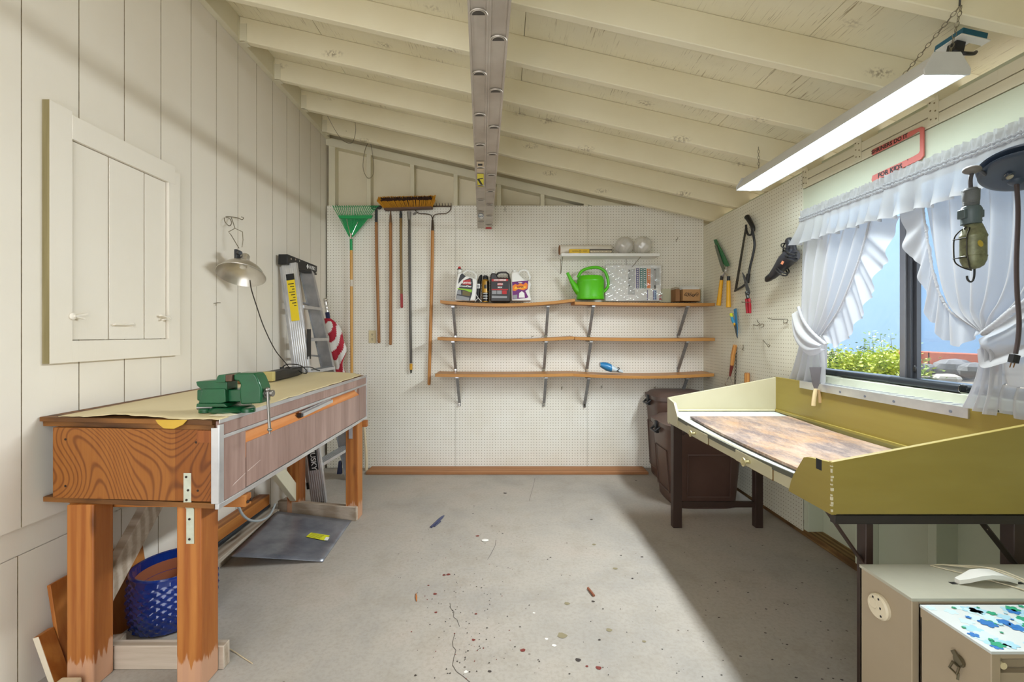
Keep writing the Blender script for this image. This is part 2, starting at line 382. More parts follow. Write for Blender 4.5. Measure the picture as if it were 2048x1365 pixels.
PLASTW = glass('crinkled clear plastic', (.95, .95, .94, 1), .18, .4, (.9, .88, .85, 1))
CLEARP = glass('clear poly bag', (.94, .94, .94, 1), .08, .07, (.85, .85, .86, 1))
# ================================================================== THE SETTING
XL, XR, YB, Y0 = -1.66, 1.84, 4.10, -.45
SL = .2285
def zraf(x): return 3.04-SL*(x+1.62)            # underside of the rafters
def zroof(x): return zraf(x)+.147               # underside of the roof boards
# floor with its crack, paint drips and chips
BLK = flat('dark spot', L(62, 54, 50), .6); RDS = flat('red brown paint drip', L(122, 52, 46), .5); WHS = flat('white chip', L(232, 230, 224), .6); OLV = flat('olive stain', L(138, 128, 100), .7)
m = MB(); m.box(-1.8, 1.96, Y0-.6, 4.25, -.12, 0)
def spot(px, py, r, mi, sy=1.0):
    c = onZ(px, py, 0); m.mi = mi; n = 9; k = random.random()
    m.face([c+V(r*(1+.18*math.sin(i*2.3+k*9))*math.cos(2*PI*i/n), sy*r*(1+.18*math.cos(i*1.7+k*7))*math.sin(2*PI*i/n), .0012) for i in range(n)])
for px, py, r, mi in [(897, 1150, .011, 2), (888, 1151, .008, 2), (857, 1172, .006, 2), (870, 1189, .009, 2), (872, 1226, .007, 2), (952, 1229, .006, 2), (947, 1281, .008, 2), (1046, 1302, .011, 2),
    (1197, 1337, .011, 2), (1174, 1334, .006, 2), (1156, 1321, .011, 1), (1186, 1204, .008, 1), (1199, 1281, .006, 1), (979, 1344, .007, 1), (936, 1303, .004, 1), (831, 1352, .005, 1), (963, 1177, .004, 1), (1101, 1116, .005, 1),
    (955, 1073, .012, 2), (970, 1082, .016, 3), (1068, 1227, .006, 3), (1093, 1279, .007, 3), (1108, 1292, .009, 3), (932, 1345, .008, 3), (1218, 1261, .013, 4), (1134, 1208, .013, 4), (1188, 1090, .012, 4), (1230, 1138, .013, 4), (1124, 1272, .02, 4), (1284, 1115, .008, 1),
    (1242, 1112, .006, 1), (1265, 1158, .006, 1), (1183, 1040, .01, 1), (1010, 987, .014, 1), (1272, 962, .01, 1), (984, 1053, .005, 1), (1005, 1068, .006, 1), (1095, 1120, .004, 1), (946, 1028, .006, 1), (948, 1013, .006, 1),
    (1030, 1295, .004, 1), (1206, 1219, .004, 1), (1288, 1284, .008, 4), (1040, 1255, .004, 1), (974, 1257, .004, 1), (1139, 1349, .004, 1), (900, 1348, .004, 1), (895, 1348, .003, 1)]:
    spot(px, py, r, mi, .8)
rs = random.Random(3)
for i in range(150):
    px = rs.gauss(935, 60); py = rs.uniform(1060, 1360); spot(px, py, rs.uniform(.0012, .0032), 1 if rs.random() < .8 else 2)
for i in range(110): spot(rs.uniform(780, 1420), rs.uniform(1000, 1362), rs.uniform(.001, .003), 1)
for i in range(60): spot(rs.uniform(1430, 1700), rs.uniform(1090, 1362), rs.uniform(.002, .006), 1, .6)
m.mi = 1
cr = [(1070, 957), (1066, 975), (1058, 1003), (None,), (992, 1080), (990, 1093), (981, 1110), (975, 1120), (None,), (900, 1207), (901, 1217), (908, 1224), (907, 1235), (914, 1240), (919, 1254), (None,), (910, 1267), (905, 1285), (906, 1294), (912, 1301), (908, 1315), (905, 1331), (913, 1344), (927, 1354), (941, 1366)]
prev = None
for c in cr:
    if c[0] is None: prev = None; continue
    p = onZ(c[0], c[1], .0011)
    if prev is not None:
        d = (p-prev).normalized(); s = V(-d.y, d.x, 0)*.0009; m.face([prev-s, prev+s, p+s, p-s])
    prev = p
struct(m.build('floor', [CONC, BLK, RDS, WHS, OLV], smooth=False, recalc=False, origin=(0, 0, 0)))

# left wall: grooved siding, band, ledger
m = MB(); gs = .2052; y = 1.519-gs*15
ring = [(XL-.1, Y0)]
def siding(m, x, z0f, z1f, ya, yb, g=.0035, dp=.008):
    ys = [1.519+gs*k for k in range(-18, 16)]; ys = [q for q in ys if ya+.02 < q < yb-.02]
    p = [(x, ya)]
    for q in ys: p += [(x, q-g/2), (x-dp, q-g/2+.001), (x-dp, q+g/2-.001), (x, q+g/2)]
    p += [(x, yb)]
    for (xa, a), (xb, b) in zip(p, p[1:]):
        m.mi = 1 if min(xa, xb) < x-.004 else 0
        m.face([(xa, a, z0f), (xb, b, z0f), (xb, b, z1f), (xa, a, z1f)])
siding(m, XL, .5825, 3.2, Y0, YB+.1)
m.mi = 0; m.face([(XL, Y0, .5825), (XL-.03, Y0, .5825), (XL-.03, YB, .5825), (XL, YB, .5825)])
m.box(XL-.09, XL-.016, Y0, YB+.1, .4836, .5825)
siding(m, XL-.013, 0, .4836, Y0, YB+.1)
m.mi = 0; m.box(XL-.12, XL-.05, Y0, YB+.1, 0, 3.3)
wl = struct(m.build('wall_left', [WALL, GROOVE], origin=(XL, 1, 0), smooth=False))
m = MB(); m.box(XL+.001, XL+.04, Y0, YB, 3.05, 3.19); m.build('ledger', TRIMW, wl, bevel=.002)

# hatch door in the left wall
d = empty_struct('door_1', (XL, 1.9, 1.14))
x1 = XL+.026
m = MB()
m.box(XL, x1, 1.588, 1.672, 1.14, 2.09); m.box(XL, x1, 2.152, 2.226, 1.14, 2.05); m.box(XL, x1, 1.672, 2.152, 1.14, 1.222); m.box(XL, x1+.001, 1.672, 2.19, 1.985, 2.075)
m.mi = 1; m.box(XL, x1-.0005, 1.5868, 1.588, 1.14, 2.09)
m.build('frame', [WALL, RAWT], d, bevel=.0015)
m = MB(); p = [1.677, 1.836, 1.842, 2.018, 2.024, 2.148]
for a, b in ((0, 1), (2, 3), (4, 5)): m.box(XL+.002, XL+.013, p[a], p[b], 1.225, 1.982)
m.build('panel', WALL, d, bevel=.001)
m = MB(); c = [onX(227, 650, XL+.014), onX(232, 649, XL+.03), onX(262, 650, XL+.03), onX(268, 650, XL+.014)]
m.tube(curve(c, 10), .004, 6); 
for q in (c[0], c[3]): m.ball(q, .008, (.4, 1, 1), 10, 6)
m.build('handle', WALL, d)
for px, py, s in ((146, 633, 1), (337, 637, -1)):
    c = onX(px, py, XL+.03); m = MB(); m.ball(c, .014, (.45, 1, 1), 12, 6); m.ball(c+V(.006, 0, 0), .005, (1, 1, 1), 8, 5); m.bar(c, c+V(.003, .05*s, .012), .006, .016, (1, 0, 0)); m.bar(c, c+V(.003, .04*s, -.008), .005, .012, (1, 0, 0))
    m.build('turn_latch', WALL, d)

# back wall: plywood, studs, sloping plate, three pegboard sheets, outlet
m = MB(); m.prism([(XL-.02, 4.19, 0), (2.0, 4.19, 0), (2.0, 4.19, zroof(2.0)), (XL-.02, 4.19, zroof(XL-.02))], (0, .02, 0))
wb = struct(m.build('wall_back', WALLD, origin=(0, 4.19, 0), smooth=False))
for i, px in enumerate([657, 733, 820, 907, 994, 1081, 1168, 1255, 1342]):
    x = (px-CX)*4.1/F; w = .038 if i else .06
    m = MB(); m.prism([(x, 4.102, 2.40), (x+w, 4.102, 2.40), (x+w, 4.102, zraf(x+w)-.05), (x, 4.102, zraf(x)-.05)], (0, .088, 0)); m.build('stud', TRIMW, wb, bevel=.0015)
m = MB(); zz = lambda x: zraf(x)-.052
m.prism([(XL, 4.099, zz(XL)), (1.9, 4.099, zz(1.9)), (1.9, 4.099, zz(1.9)+.074), (XL, 4.099, zz(XL)+.074)], (0, .092, 0)); m.build('top_plate', TRIMW, wb, bevel=.002)
xs = [XL+.012, (911-CX)*4.1/F, (1174-CX)*4.1/F, XR-.002]
for a, b in zip(xs, xs[1:]):
    m = MB(); m.box(a+.0012, b-.0012, 4.094, 4.101, .004, 2.432); m.build('pegboard_sheet', PEGB, wb, smooth=False)
p = at(745, 674, 4.0935)
o = MB(); o.box(p.x-.035, p.x+.035, 4.089, 4.0945, p.z-.058, p.z+.058); oc = o.build('outlet_cover', BEIGE, wb, bevel=.002)
m = MB()
for s in (-1, 1):
    q = V(p.x, 4.087, p.z+s*.021); m.lathe([(0, -.004), (.017, -.004), (.017, .002), (0, .002)], Matrix.Translation(q) @ Matrix.Rotation(PI/2, 4, 'X'), 18)
m.mi = 1
for s in (-1, 1):
    for dx in (-.006, .006): m.box(p.x+dx-.0015, p.x+dx+.0015, 4.0825, 4.086, p.z+s*.021-.003, p.z+s*.021+.007)
    m.cyl((p.x, 4.0825, p.z+s*.021-.01), (p.x, 4.086, p.z+s*.021-.01), .003, seg=8)
m.build('socket', [BEIGE, BLACKL], oc)

# right wall: plywood skin with a window hole, framing, pegboard
WY0, WY1, WZ0, WZ1 = 1.50, 2.76, 1.005, 1.995
xs0, xs1 = 1.935, 1.955
m = MB()
m.box(xs0, xs1, WY1, 4.2, 0, 2.3); m.box(xs0, xs1, Y0, WY0, 0, 2.3); m.box(xs0, xs1, WY0, WY1, 0, WZ0-.02); m.box(xs0, xs1, WY0, WY1, WZ1, 2.3)
wr = struct(m.build('wall_right', GREENW, origin=(xs0, 1, 0), smooth=False))
m = MB(); m.box(XR-.004, XR+.003, 3.97, YB-.006, .03, 2.238); m.build('pegboard_strip', PEGR, wr, smooth=False)
m = MB(); m.box(XR-.004, XR+.003, 2.732, 3.967, .03, 2.238); m.build('pegboard_sheet', PEGR, wr, smooth=False)
m = MB(); m.box(XR+.002, xs0, Y0, 2.735, 2.0, 2.138); m.build('header', GREENW, wr, bevel=.002)
m = MB(); m.box(XR, xs0, Y0, 2.73, 2.142, 2.186); m.build('lower_plate', TRIMW, wr, bevel=.002)
m = MB(); m.box(XR-.001, xs0, Y0, 2.73, 2.19, 2.236); m.build('upper_plate', TRIMW, wr, bevel=.002)
m = MB(); m.box(XR+.004, xs0, 2.74, 4.1, 2.15, 2.236); m.build('far_plate', TRIMW, wr)
for y in (2.69, 2.29, 1.891, 1.43, .98, .4, -.2):
    top = WZ0-.06 if 1.5 < y < 2.65 else 2.0
    m = MB(); m.box(XR+.003, xs0, y, y+.04, .04, top); m.build('stud', GREENW, wr, bevel=.002)
m = MB(); m.box(XR+.003, xs0, Y0, 4.1, .0, .042); m.build('sole_plate', PLATE, wr, bevel=.003)
for y in (2.70, 2.294, 1.888, 1.482):
    m = MB(); m.box(XR-.004, XR-.0005, y-.012, y+.034, 2.15, 2.262)
    m.mi = 1
    for dy, dz in ((-.003, 2.165), (.02, 2.172), (.0, 2.2), (.022, 2.21), (.004, 2.235), (.024, 2.245)): m.cyl((XR-.0052, y+dy, dz), (XR-.003, y+dy, dz), .0035, seg=8)
    m.build('metal_tie', [TRIMW, flat('nail head', L(120, 104, 74), .5)], wr)
m = MB(); m.prism([(.25, Y0, 0), (2.0, Y0, 0), (2.0, Y0, zroof(2.0)), (.25, Y0, zroof(.25))], (0, -.1, 0)); struct(m.build('wall_front_blocker', GREENW, smooth=False))  # unseen partial wall behind the camera, added to cut front light on the right
# window sill shelf
s = empty_struct('trim_1', (XR, 2.1, .96))
m = MB(); m.box(XR-.004, xs1+.02, WY0-.05, WY1, .962, 1.005); m.build('sill_board', GREENW, s, bevel=.003)
# window: aluminium slider
w = empty_struct('window_1', (1.95, 2.13, 1.0))
GREYAL = flat('anodised window frame', L(150, 152, 158), .35, .6); DKAL = flat('dark window track', L(84, 86, 92), .4, .5)
m = MB()
for a in ((WY0, WY0+.035, WZ0, WZ1), (WY1-.035, WY1, WZ0, WZ1)): m.box(1.925, 1.985, *a)
m.box(1.925, 1.985, WY0, WY1, WZ0, WZ0+.03); m.box(1.925, 1.985, WY0, WY1, WZ1-.03, WZ1); m.build('frame', GREYAL, w, bevel=.002)
m = MB(); m.box(1.915, 1.94, 2.118, 2.148, WZ0+.02, WZ1-.02); m.mi = 1; m.box(1.94, 1.962, 2.085, 2.125, WZ0+.02, WZ1-.02); m.box(1.924, 1.94, 2.10, 2.116, WZ0+.02, WZ1-.02)
m.build('meeting_stile', [GREYAL, DKAL], w, bevel=.0015)
m = MB(); m.box(1.945, 1.948, 2.14, WY1-.03, WZ0+.02, WZ1-.02); m.build('far_pane', GLASS, w, smooth=False)
m = MB(); m.box(1.955, 1.958, WY0+.03, 2.10, WZ0+.02, WZ1-.02); m.build('near_pane', GLASS, w, smooth=False)
m = MB(); m.face([(1.97, WY0+.03, WZ0+.02), (1.97, 2.11, WZ0+.02), (1.97, 2.11, WZ1-.02), (1.97, WY0+.03, WZ1-.02)]); m.build('insect_screen', SCREEN, w, smooth=False)
m = MB(); c = onX(1830, 739, 1.91); m.ball(c, .012, (.6, .7, 1.5), 10, 8); m.build('latch', DARK, w)

# ceiling: roof boards in sheets and rafters
ce = empty_struct('ceiling', (0, 1, 2.6))
m = MB(); m.prism([(XL-.1, Y0, zroof(XL-.1)+.022), (2.45, Y0, zroof(2.45)+.022), (2.45, Y0, zroof(2.45)+.06), (XL-.1, Y0, zroof(XL-.1)+.06)], (0, 4.3-Y0, 0)); m.build('roof_cover', SHEA, ce, smooth=False)
sx = [XL-.06, -1.12, .10, 1.30, 2.45]
for a, b in zip(sx, sx[1:]):
    m = MB(); m.prism([(a+.0015, Y0, zroof(a)), (b-.0015, Y0, zroof(b)), (b-.0015, Y0, zroof(b)+.02), (a+.0015, Y0, zroof(a)+.02)], (0, 4.3-Y0, 0)); m.build('roof_sheet', SHEA, ce, smooth=False)
for k in range(-10, 4):
    y = 2.70+.406*k
    if y < Y0+.1: continue
    m = MB(); a, b = XL+.04, 2.3
    m.prism([(a, y, zraf(a)), (XR+.01, y, zraf(XR+.01)), (b, y, zraf(b)), (b, y, zroof(b)-.001), (a, y, zroof(a)-.001)], (0, .04, 0))
    m.build('rafter', RAFT, ce, bevel=.003)
    if k > -4:
        m = MB(); m.box(XL+.041, XL+.0425, y-.018, y+.058, zraf(a)-.004, zroof(a)-.03); m.box(XL+.04, XL+.085, y-.003, y-.0005, zraf(a)-.005, zraf(a)+.1); m.box(XL+.04, XL+.085, y-.003, y+.043, zraf(a)-.0155, zraf(a)-.0125); m.box(XL+.04, XL+.085, y+.0405, y+.043, zraf(a)-.005, zraf(a)+.1)
        m.build('joist_hanger', TRIMW, ce)

# ------------------------------------------------------------------ outside the window
BLUEW = flat('pale blue stucco', L(128, 160, 196), .8, 0, L(122, 156, 194), 3)
m = MB(); m.box(5.2, 5.4, .5, 12, -.2, 4.5); tag(m.build('neighbouring_wall', BLUEW, smooth=False), 'pale blue plain wall of the building seen through the window', 'wall', kind='structure')
EARTH = flat('garden soil and gravel', L(150, 138, 124), .9, 0, L(112, 100, 90), 24, bmp=.01, bs=40)
m = MB(); m.grid(lambda u, v: V(1.97+u*3.3, .6+v*11, .86+.10*u+.02*math.sin(9*u+5*v)), 20, 40); struct(tag(m.build('garden_bed', EARTH), 'gravelly garden bed outside the window', 'garden bed', kind='structure'))
ROCKA = flat('grey rock', L(120, 118, 122), .85, 0, L(88, 88, 94), 9, bmp=.01, bs=30); ROCKB = flat('pale rock', L(206, 200, 190), .85, 0, L(176, 168, 158), 9, bmp=.01, bs=30)
def rock(px, py, X, r, sc, mat, label):
    c = onX(px, py, X); m = MB(); rr = random.Random(px)
    ph = [rr.uniform(0, 6) for _ in range(6)]
    m.lathe([(r*math.sin(PI*i/12) if 0 < i < 12 else 0, -r*math.cos(PI*i/12)) for i in range(13)][::2], Matrix.Translation(c) @ Matrix.Diagonal((*sc, 1)), 11, lambda u, z: r*.12*math.sin(2*PI*u*3+ph[0]+z*20)+r*.08*math.sin(2*PI*u*5+ph[1]-z*33))
    tag(m.build('rock', mat, angle=24), label, 'rock', 'rocks in the garden bed')
rock(1910, 738, 3.5, .105, (1.2, 1.1, .75), ROCKA, 'large dark grey rock seen through the window beside the curtain')
rock(1950, 742, 3.3, .085, (1, 1, .7), ROCKA, 'smaller grey rock overlapping the right side of the large dark rock')
rock(1850, 740, 3.4, .085, (1.2, 1, .6), ROCKA, 'low bluish grey rock just right of the window mullion')
rock(1894, 757, 2.9, .06, (1.3, 1.2, .5), ROCKB, 'flat pale rock in front of the dark rocks outside')
BRICK = flat('red brick', L(186, 96, 66), .85, 0, L(156, 74, 52), 14, bmp=.004)
for px, py, ln, lab in ((1838, 722, .34, 'red brick edging block beside the window mullion outside'), (1925, 728, .5, 'long red brick edging piece behind the large dark rock')):
    c = onX(px, py, 3.9); m = MB(); m.box(c.x-.06, c.x+.06, c.y-ln/2, c.y+ln/2, c.z-.05, c.z+.09); tag(m.build('brick', BRICK, bevel=.006), lab, 'brick', 'brick edging outside')
def leafmat(n, a, b):
    m, nt, bs = _base(n, .5, 0); nt.links.new(ramp(nt, noise(nt, coords(nt), 6, 3), [(.35, a), (.65, b)]), bs.inputs['Base Color']); return m
LEAF = leafmat('yellow green leaves', L(196, 206, 70), L(124, 158, 50)); LEAFD = leafmat('dark green leaves', L(70, 96, 40), L(110, 140, 66)); LEAFP = leafmat('pale green leaves', L(170, 196, 150), L(120, 160, 110)); STEM = flat('stem', L(120, 128, 60), .6)
def shrub(px, X, pyt, pyb, w, n, mat, label, seed, thin=False):
    r = random.Random(seed); base = onX(px, pyb, X); top = onX(px, pyt, X); h = top.z-base.z
    t = thing('garden_shrub', label, 'shrub', base, 'shrubs outside the window')
    m = MB(); s = MB()
    for k in range(14 if not thin else 3):
        q = base+V(r.uniform(-w, w)*.5, r.uniform(-w, w), 0); e = q+V(r.uniform(-.05, .05), r.uniform(-.08, .08), h*r.uniform(.5, 1)); s.tube([q, q.lerp(e, .5)+V(.01, .02, 0), e], [.004, .003, .001], 5)
        for i in range(n):
            f = r.uniform(.05, 1); c = q.lerp(e, f)+V(r.gauss(0, .03), r.gauss(0, .03 if thin else .06), r.gauss(0, .02)); a = r.uniform(0, 6.3); l = r.uniform(.018, .042)
            d = V(math.cos(a), math.sin(a), r.uniform(-.3, .9)).normalized(); u = d.cross(V(r.uniform(-1, 1), r.uniform(-1, 1), .5)).normalized()*l*.25
            m.face([c, c+d*l*.5+u, c+d*l, c+d*l*.5-u])
    m.build('foliage', mat, t, smooth=False, recalc=False); s.build('stem', STEM, t)
shrub(1672, 3.0, 690, 758, .2, 110, LEAFD, 'dark green shrub outside at the lower left of the window', 1)
shrub(1705, 2.9, 700, 762, .22, 120, LEAF, 'yellow green shrub outside, right of the dark green shrub', 2)
shrub(1745, 2.9, 694, 766, .22, 120, LEAF, 'bright yellow green shrub in the middle of the far pane', 3)
shrub(1785, 2.8, 700, 770, .2, 120, LEAF, 'yellow green shrub outside against the window mullion', 4)
shrub(1757, 3.2, 655, 745, .08, 70, LEAFP, 'tall thin pale sprig rising above the yellow green shrubs', 5, True)
shrub(1712, 3.3, 676, 740, .10, 70, LEAFD, 'small blue green sprig left of the tall pale sprig outside', 6, True)
shrub(1796, 3.3, 668, 745, .06, 40, LEAFP, 'thin pale sprig outside beside the window mullion', 7, True)
# ================================================================== WORKBENCH
T = thing('workbench', 'long wooden workbench with walnut laminate front and worn tan top along the left wall', 'workbench', (-1.3, 2.3, 0))
FX = -.98                                            # front face
NL, NR = V(-1.655, 1.585, 0), V(FX, 1.52, 0)         # near end runs slightly askew
FL, FR = V(-1.655, 3.13, 0), V(FX, 3.13, 0)
def slab(m, pts, z0, z1): m.prism([(p.x, p.y, z0) for p in pts], (0, 0, z1-z0))
m = MB(); e = V(.0, 0, 0)
ND, FD = NR+V(-.0195, .001, 0), FR+V(-.0195, 0, 0); slab(m, [NL+V(0, -.012, 0), ND+V(0, -.012, 0), FD, FL], .936, .952); slab(m, [NL+V(0, 0, 0), ND, FD, FL], .917, .934); slab(m, [NL, ND, FD, FL], .646, .664)
m.build('plywood_decks', PLYE, T, bevel=.001)
def top(u, v):
    a = (NL+V(.07-.035*v, -.015, 0)).lerp(NR+V(.004, -.008, 0), u); b = (FL+V(.05, 0, 0)).lerp(FR+V(-.03, -.0, 0), u); p = a.lerp(b, v)
    z = .9545
    z += .012*math.exp(-((u-.42)/.2)**2)*math.exp(-(v/.05)**2)
    z += .03*math.exp(-((1-v)/.07)**2)*(.35+.65*math.sin(PI*min(1, u*1.05)))*(.4+.6*u)*(1-max(0, u-.9)*8)
    z += .0012*math.sin(v*40+u*8)*(u > .9); p.z = z
    if u > .97: p.x += .003*math.sin(v*55)+.002*math.sin(v*131)
    if v < .02: p.y += .006*math.sin(u*23)+.004*math.sin(u*61)
    return p
m = MB(); m.grid(top, 40, 60); m.build('tan_top_sheet', LINO, T, solid=.0025, label='worn tan sheet with a curling far edge')
m = MB(); c = onX(352, 843, -1.12); c = V(-1.14, 1.515, .937)
m.prism([c+V(-.055, -.001, .017), c+V(.055, -.001, .017), c+V(.04, -.002, .0), c+V(.01, -.003, -.014), c+V(-.025, -.003, -.012), c+V(-.045, -.002, .003)], (0, -.003, 0)); m.build('glue_patch', GLUE, T, bevel=.0015)
a, b = V(-1.60, 1.566, 0), V(-1.003, 1.527, 0)
m = MB(); slab(m, [a, b, b+V(0, .016, 0), a+V(0, .016, 0)], .668, .916)
m.mi = 1
for u, z in ((.08, .875), (.08, .71), (.89, .872), (.9, .705)):
    p = a.lerp(b, u)+V(0, 0, z); m.cyl(p+V(0, -.0006, 0), p+V(0, .004, 0), .0042, seg=10)
m.build('end_panel', [PLY, BLKH := flat('dark nail hole', L(40, 22, 10), .8)], T)
m = MB(); slab(m, [a+V(.535, -.037, 0), b+V(-.008, -.0022, 0), b+V(-.008, -.0002, 0), a+V(.535, -.035, 0)], .872, .914); m.build('corner_patch', wood('dark veneer', L(150, 86, 36), L(118, 62, 24), 2), T)
# drawer front side of the box
m = MB(); m.box(FX-.018, FX, 1.527, 1.672, .666, .884); m.box(FX-.018, FX, 1.527, 3.128, .896, .946); m.box(FX-.018, FX, 2.975, 3.128, .666, .884)
m.box(FX-.018, FX, 1.672, 2.975, .880, .885)
m.build('laminate_frame', WALNUT, T, bevel=.001)
m = MB(); m.box(FX-.05, FX-.030, 1.675, 2.972, .67, .884); m.prism([(FX-.030, 1.675, .864), (FX-.002, 1.675, .838), (FX-.002, 1.675, .78), (FX-.030, 1.675, .78)], (0, 1.297, 0)); m.build('finger_pull_rail', wood('raw orange fir', L(230, 160, 104), L(204, 126, 66), 1, 1.2), T)
D = MB(); D.box(FX-.016, FX+.001, 1.677, 2.004, .668, .836); D.box(FX-.016, FX+.001, 2.0065, 2.970, .668, .836); D = D.build('drawer_front', WALNUT, T, bevel=.0008)
m = MB(); m.prism([(FX+.0015, 1.585, .70), (FX+.0015, 1.668, .722), (FX+.0015, 1.668, .7245), (FX+.0015, 1.6, .708)], (.0004, 0, 0)); m.prism([(FX+.0015, 1.682, .724), (FX+.0015, 1.77, .742), (FX+.0015, 1.77, .7435), (FX+.0015, 1.682, .727)], (.0004, 0, 0)); m.build('scratch', flat('pale scratch', L(206, 186, 178), .6), T)
m = MB(); p0, p1 = V(FX+.006, 2.13, .857), V(FX+.006, 2.49, .869); m.bar(p0, p1, .012, .016, (0, 0, 1)); m.bar(p0+V(-.012, .0, .012), p1+V(-.012, 0, .012), .012, .006); m.mi = 1; m.box(FX-.012, FX+.008, 2.112, 2.13, .848, .864); m.build('pull_strip', [ALUL, DARK], D)
m = MB(); m.box(FX, FX+.003, 1.52, 3.13, .884, .896); m.box(FX, FX+.004, 1.515, 3.132, .940, .956); m.box(FX-.01, FX+.0045, 1.51, 3.135, .648, .666)
m.box(FX-.004, FX+.004, 1.512, 1.537, .666, .936); m.box(FX-.024, FX+.003, 1.511, 1.515, .666, .926); m.box(FX, FX+.004, 3.118, 3.133, .666, .94)
m.build('aluminium_trim', ALUL, T, bevel=.001)
# legs, rails, braces
for x0, x1, y0, y1 in ((-1.542, -1.447, 1.556, 1.636), (-1.15, -1.0625, 1.549, 1.641), (-1.495, -1.405, 3.03, 3.118), (-1.066, -.982, 2.958, 3.05)):
    m = MB(); m.box(x0, x1, y0, y1, 0, .646); m.build('leg', LEGW, T, bevel=.004)
m = MB(); m.box(-1.66, -.955, 3.055, 3.09, .602, .646); m.build('cross_beam', LUMBX, T, bevel=.003)
m = MB(); m.box(-1.62, -.965, 1.645, 1.684, .602, .646)
m.mi = 1
for y in (1.652, 1.672): m.cyl((-.966, y+.004, .62), (-.958, y+.004, .62), .006)
m.build('cross_beam', [LUMBX, BLKH], T, bevel=.003)
m = MB(); m.box(-1.50, -1.045, 1.643, 1.681, 0, .087); m.build('foot_rail', GREYW, T, bevel=.003)
m = MB(); p = V(-1.565, 3.07, .047); q = V(-.985, 2.957, .047); m.bar(p, q, .038, .093); m.build('foot_rail', GREYW, T, bevel=.004)
m = MB(); m.prism([(-1.54, 1.638, .158), (-1.54, 1.638, .288), (-1.54, 1.972, .645), (-1.54, 2.094, .645)], (.038, 0, 0)); m.build('brace', GREYW, T, bevel=.003)
m = MB(); m.prism([(-1.47, 3.028, .10), (-1.47, 3.028, .225), (-1.47, 2.60, .645), (-1.47, 2.48, .645)], (.042, 0, 0)); m.build('brace', TRIMW, T, bevel=.003)
PLT = flat('painted strap', L(200, 206, 190), .5, .1, L(176, 178, 158), 30)
m = MB(); m.box(-1.1135, -1.087, 1.5325, 1.535, .655, .765); m.prism([(-1.1135, 1.5325, .655), (-1.1135, 1.535, .655), (-1.1135, 1.549, .634), (-1.1135, 1.5465, .634)], (.0265, 0, 0)); m.box(-1.1135, -1.087, 1.5458, 1.5485, .514, .636)
m.mi = 1
for z, y in ((.752, 1.531), (.706, 1.531), (.672, 1.531), (.60, 1.544), (.53, 1.544)): m.cyl((-1.1+.004*math.sin(z*90), y, z), (-1.1+.004*math.sin(z*90), y+.003, z), .0042, seg=8)
m.build('strap_plate', [PLT, BLKH], T)
m = MB(); m.box(-1.043, -1.018, 2.9545, 2.957, .545, .65); m.build('strap_plate', ALU, T)

# ------------------------------------------------------------------ vise
v0 = V(-1.045, 1.66, .957)
T = thing('bench_vise', 'green bench vise bolted to the near corner of the workbench', 'vise', v0)
def G(px, py, y=1.64): return at(px, py, y)
m = MB(); c = V(-1.033, 1.675, .957)
m.lathe([(0, 0), (.075, 0), (.078, .006), (.07, .016), (.062, .02), (0, .02)], Matrix.Translation(c), 28)
for a in (205, -20, 90):
    q = c+V(.083*math.cos(math.radians(a)), .083*math.sin(math.radians(a)), 0); m.lathe([(0, 0), (.024, 0), (.024, .012), (.02, .016), (0, .016)], Matrix.Translation(q), 16)
m.build('swivel_base', GREENV, T, bevel=.001)
m = MB(); q = c+V(-.07, -.045, .022); m.cyl(q+V(-.03, 0, -.002), q+V(.02, .012, -.002), .0095, seg=12); m.build('lock_lever', flat('worn steel', L(150, 150, 146), .35, .8), T)
def prof(m, pts, y0, y1): m.prism([(at(px, py, 1.64).x, y0, at(px, py, 1.64).z) for px, py in pts], (0, y1-y0, 0))
m = MB(); prof(m, [(412, 777), (456, 777), (458, 803), (448, 806), (403, 806)], 1.622, 1.70)
prof(m, [(396, 763), (438, 760), (440, 758), (458, 758), (458, 780), (408, 780), (398, 771)], 1.628, 1.694)
prof(m, [(444, 752), (447, 749), (460, 748), (460, 764), (440, 764)], 1.612, 1.71)
prof(m, [(401, 806), (456, 806), (462, 813), (400, 813)], 1.618, 1.71)
m.build('rear_jaw_body', GREENV, T, bevel=.005)
m = MB(); prof(m, [(391, 780), (405, 780), (405, 803), (391, 803)], 1.645, 1.705); m.build('slide_bar', GREENV, T, bevel=.006, label='green slide end')
m = MB(); prof(m, [(456, 780), (490, 780), (490, 804), (456, 804)], 1.64, 1.71); m.build('slide_bar', GREENV, T, bevel=.003)
m = MB(); prof(m, [(472, 749), (480, 746), (512, 746), (518, 754), (527, 776), (527, 806), (486, 808), (484, 778), (486, 768), (482, 762), (472, 760)], 1.624, 1.692); m.build('front_jaw', GREENV, T, bevel=.005)
m = MB(); prof(m, [(457, 749), (472, 749), (472, 762), (457, 762)], 1.614, 1.706); m.build('jaw_plates', RUST, T, bevel=.002)
m = MB(); p = at(529, 788, 1.658); p = V(p.x, 1.658, p.z); m.cyl(p+V(-.09, 0, 0), p+V(-.02, 0, .0), .013); m.build('screw', DARK2, T)
HM = flat('vise handle steel', L(150, 146, 140), .3, .85)
m = MB(); m.cyl(p+V(-.004, 0, .002), p+V(.008, 0, .002), .017); m.cyl(p+V(.008, 0, .002), p+V(.034, 0, .002), .0125, seg=20); m.build('screw_head', HM, T, bevel=.0015)
m = MB(); h = p+V(.022, -.013, 0); m.ball(h+V(-.004, 0, .017), .009); m.cyl(h+V(-.004, 0, .015), h+V(.008, -.008, -.125), .0052); m.ball(h+V(.0085, -.008, -.13), .0085, (1, 1, .8)); m.cyl(h+V(.0085, -.008, -.134), h+V(.009, -.008, -.147), .0035); m.build('handle', HM, T)
